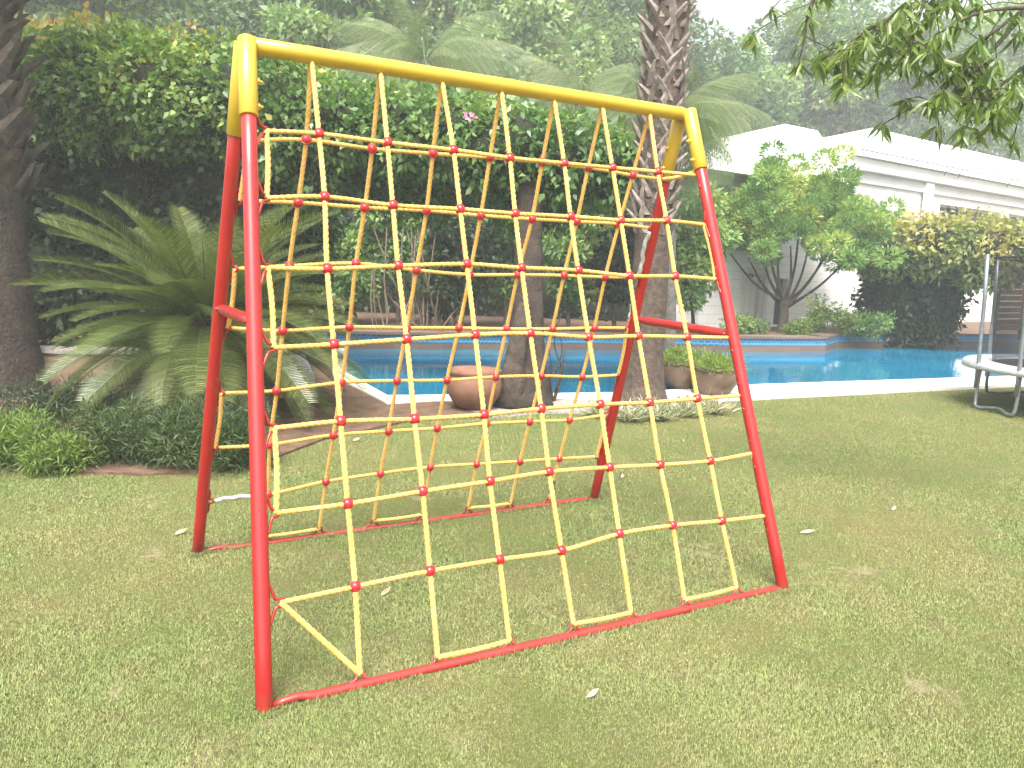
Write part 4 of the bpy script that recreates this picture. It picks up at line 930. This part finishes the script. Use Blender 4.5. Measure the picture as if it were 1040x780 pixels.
# mango tree out of frame, its branch hanging in at the top right
mb0 = footxy(1330, 6.3, 0); MG = empty('mango_tree', mb0, 'leafy mango branch with long narrow leaves hanging in at the top right', 'tree'); mb = MB()
mt = at(1340, -330, 6.3); tube(mb, spline([mb0-(0, 0, .1), (mb0+mt)/2+(.1, 0, 0), mt], 9), np.linspace(.2, .13, 19), 14, rfun=bark_r())
tw = []
paths = [[(1330, -280, 6.2), (1150, -140, 5.4), (960, -90, 5.0), (840, -20, 4.8), (812, 60, 4.8)], [(1150, -140, 5.4), (1000, -40, 4.9), (900, 20, 4.7), (832, 62, 4.7)], [(1200, -160, 5.3), (1060, -10, 4.8), (985, 50, 4.6), (965, 75, 4.6)],
         [(1060, -10, 4.8), (1000, 60, 4.7), (962, 98, 4.6), (944, 102, 4.6)], [(1250, -150, 5.3), (1120, 10, 4.7), (1050, 60, 4.6), (1012, 92, 4.6)], [(1000, -40, 4.9), (940, 20, 4.8), (890, 75, 4.7)], [(1120, 10, 4.7), (1080, 60, 4.6), (1040, 100, 4.6)],
         [(960, -90, 5.0), (880, -50, 5.2), (815, -20, 5.2)], [(900, 20, 4.7), (868, 50, 4.7), (850, 62, 4.7)], [(1000, -40, 4.9), (950, -20, 4.7), (930, 30, 4.6), (922, 60, 4.6)], [(985, 50, 4.6), (1000, 80, 4.6), (990, 102, 4.6)], [(1120, 10, 4.7), (1010, 10, 4.5), (950, 35, 4.5)]]
for pth in paths:
    P = spline([at(*p) for p in pth], 7); L0 = .05 if pth[0][0] > 1300 else .016; tube(mb, P, np.linspace(L0, .004, len(P)), 7)
    for k_ in range(len(P)//3, len(P), 1):
        tw.append((P[k_], k_ == len(P)-1))
        if rng.uniform() < .75:
            e = P[k_]+rng.normal(size=3)*.12+(0, 0, -.05); tube(mb, [P[k_], (P[k_]+e)/2+(0, 0, .02), e], .003, 5); tw.append((e, True))
mb.build('trunk', M['bark'], MG, True)
P = []; D = []
for p, tip in tw:
    for _ in range(13 if tip else 4):
        a_ = rng.uniform(0, 6.28); P.append(p+rng.normal(size=3)*.012); D.append((math.cos(a_)*.75, math.sin(a_)*.75, rng.uniform(-1.7, -.2)))
leaves('crown', np.array(P), .122, .0215, M['L_mango'], MG, dirn=np.array(D), hi=True, fold=.18)

# ================================================================== GRASS AND LITTER
def grass(n, dmin, dmax, L, W, seed):
    r = np.random.default_rng(seed); out = []
    # sample ground wedge around the view, denser near
    d = np.exp(r.uniform(np.log(dmin), np.log(dmax), n)) if dmax > dmin else r.uniform(dmin, dmax, n)
    a = PAN+r.uniform(-R(44), R(44), n); x = CX+d*np.sin(a); y = CY+d*np.cos(a)
    ok = np.ones(n, bool)
    for (dx, dy, dr) in DIRT: ok &= ~((np.hypot(x-dx, y-dy) < dr*r.uniform(.1, .8, n)) & (r.uniform(0, 1, n) < .45))
    # outside soil/deck
    def inside(poly):
        c = np.zeros(n, bool); m_ = len(poly)
        for i in range(m_):
            x0, y0 = poly[i][:2]; x1, y1 = poly[(i+1) % m_][:2]
            c ^= ((y0 > y) != (y1 > y)) & (x < (x1-x0)*(y-y0)/(y1-y0+1e-12)+x0)
        return c
    ok &= ~inside(soil) & ~inside(deck) & ~inside(water) & ~inside(gr)
    x, y = x[ok], y[ok]; n = len(x); d = d[ok]
    t = r.uniform(0, 6.28, n); lean = r.uniform(.1, 1.1, n); sc = (.6+.8*r.uniform(0, 1, n))*L*(1+d*.04); wd = W*(.8+.5*r.uniform(0, 1, n))*(1+d*.12)
    dx, dy = np.cos(t), np.sin(t); z0 = np.full(n, -.004)
    A = np.stack([x-dy*wd, y+dx*wd, z0], 1); B = np.stack([x+dy*wd, y-dx*wd, z0], 1)
    C = np.stack([x+dx*sc*lean, y+dy*sc*lean, z0+sc*(1.15-lean*.6)], 1)
    V_ = np.stack([A, B, C], 1).reshape(-1, 3); me = bpy.data.meshes.new('grass'); me.vertices.add(3*n); me.vertices.foreach_set('co', V_.astype(np.float32).ravel())
    me.loops.add(3*n); me.loops.foreach_set('vertex_index', np.arange(3*n, dtype=np.int32)); me.polygons.add(n)
    me.polygons.foreach_set('loop_start', np.arange(0, 3*n, 3, dtype=np.int32)); me.polygons.foreach_set('loop_total', np.full(n, 3, dtype=np.int32)); me.update(calc_edges=True)
    at_ = me.attributes.new('rnd', 'FLOAT', 'POINT'); at_.data.foreach_set('value', np.repeat(r.uniform(0, 1, n), 3).astype(np.float32)); me.materials.append(M['blade'])
    o = bpy.data.objects.new('grass', me); COL.objects.link(o); return tag(o, 'short clipped yellow-green lawn grass', 'grass', kind='stuff')
grass(1350000, 1.9, 13, .0125, .0015, 3)
def collar():
    r = np.random.default_rng(9); X = []; 
    for fb in (-1, 1):
        a = legp(-1, fb, 0); b = legp(1, fb, 0); u = r.uniform(0, 1, 5200); side = r.choice([-1, 1], 5200)
        dens = np.array([noise.noise(Vector((q*9, fb*3., 0))) for q in u]); ok = dens > -.15
        P = a+(b-a)*u[:, None]; P[:, 1] += side*(.018+np.abs(r.normal(0, .012, 5200))); X.append(P[ok])
        for s_ in (-1, 1):
            c = legp(s_, fb, 0); t = r.uniform(0, 6.28, 700); q = .031+np.abs(r.normal(0, .02, 700)); X.append(np.stack([c[0]+q*np.cos(t), c[1]+q*np.sin(t), 0*t], 1))
    P = np.concatenate(X); P[:, 2] = -.002; n_ = len(P)
    d = unit(r.normal(size=(n_, 3))*np.array([.6, .6, .1])+(0, 0, 1.1))
    o = leaves('taller_grass', P, .025, .003, M['blade'], None, dirn=d, up_bias=.1, fold=.1); tag(o, 'longer uncut grass around the bars and feet of the frame', 'grass', kind='stuff')
collar()
for px, py, L_, rot, lb in [(392, 602, .085, .5, 'pale curled dry leaf on the lawn behind the lowest front net row'), (602, 706, .07, .1, 'small dry leaf on the lawn in front of the base bar'), (820, 541, .10, -.5, 'brownish dry leaf on the lawn right of the frame'),
        (908, 517, .08, .2, 'dry leaf far right on the open lawn'), (632, 484, .09, .7, 'pale dry leaf on the lawn beside the back right leg'), (362, 447, .09, .2, 'pale scrap of leaf near the soil bed inside the frame'), (184, 541, .09, .4, 'whitish scrap on the lawn left of the back left leg'), (694, 448, .08, .9, 'light dry leaf on the lawn behind the right net')]:
    c = gp(px, py, .012); L_ *= .9; q = MB(); ca, sa = math.cos(rot), math.sin(rot); P = []
    for u_, v_, z_ in [(-.5, 0, .000), (-.25, .08, .012), (.1, .09, .018), (.55, .08, .016), (.1, -.12, .004), (-.25, -.09, .000), (0, 0, -.004)]:
        P.append(c+np.array([(ca*u_-sa*v_)*L_, (sa*u_+ca*v_)*L_, z_]))
    q.add(P, [(0, 6, 1), (1, 6, 2), (2, 6, 3), (3, 6, 4), (4, 6, 5), (5, 6, 0)])
    tag(q.build('fallen_leaf', M['dry'], None, loc=tuple(c)), lb, 'leaf', 'fallen leaves on the lawn')

# ================================================================== HAZE
mb = MB(); c = (8, 16, 8.5); box(mb, (6, 18, 9.5), (110, 90, 21))
hm = bpy.data.materials.new('haze'); hm.use_nodes = True; t = hm.node_tree; t.nodes.clear(); o_ = t.nodes.new('ShaderNodeOutputMaterial'); v = t.nodes.new('ShaderNodeVolumePrincipled')
v.inputs['Color'].default_value = (.93, .97, 1, 1); v.inputs['Density'].default_value = .0042; v.inputs['Anisotropy'].default_value = .2  # even scattering for distance, added also to lift the dark tones
t.links.new(v.outputs[0], o_.inputs['Volume'])
tag(mb.build('haze', hm), 'thin haze over the garden, added partly to lift the dark tones', 'haze', kind='stuff')
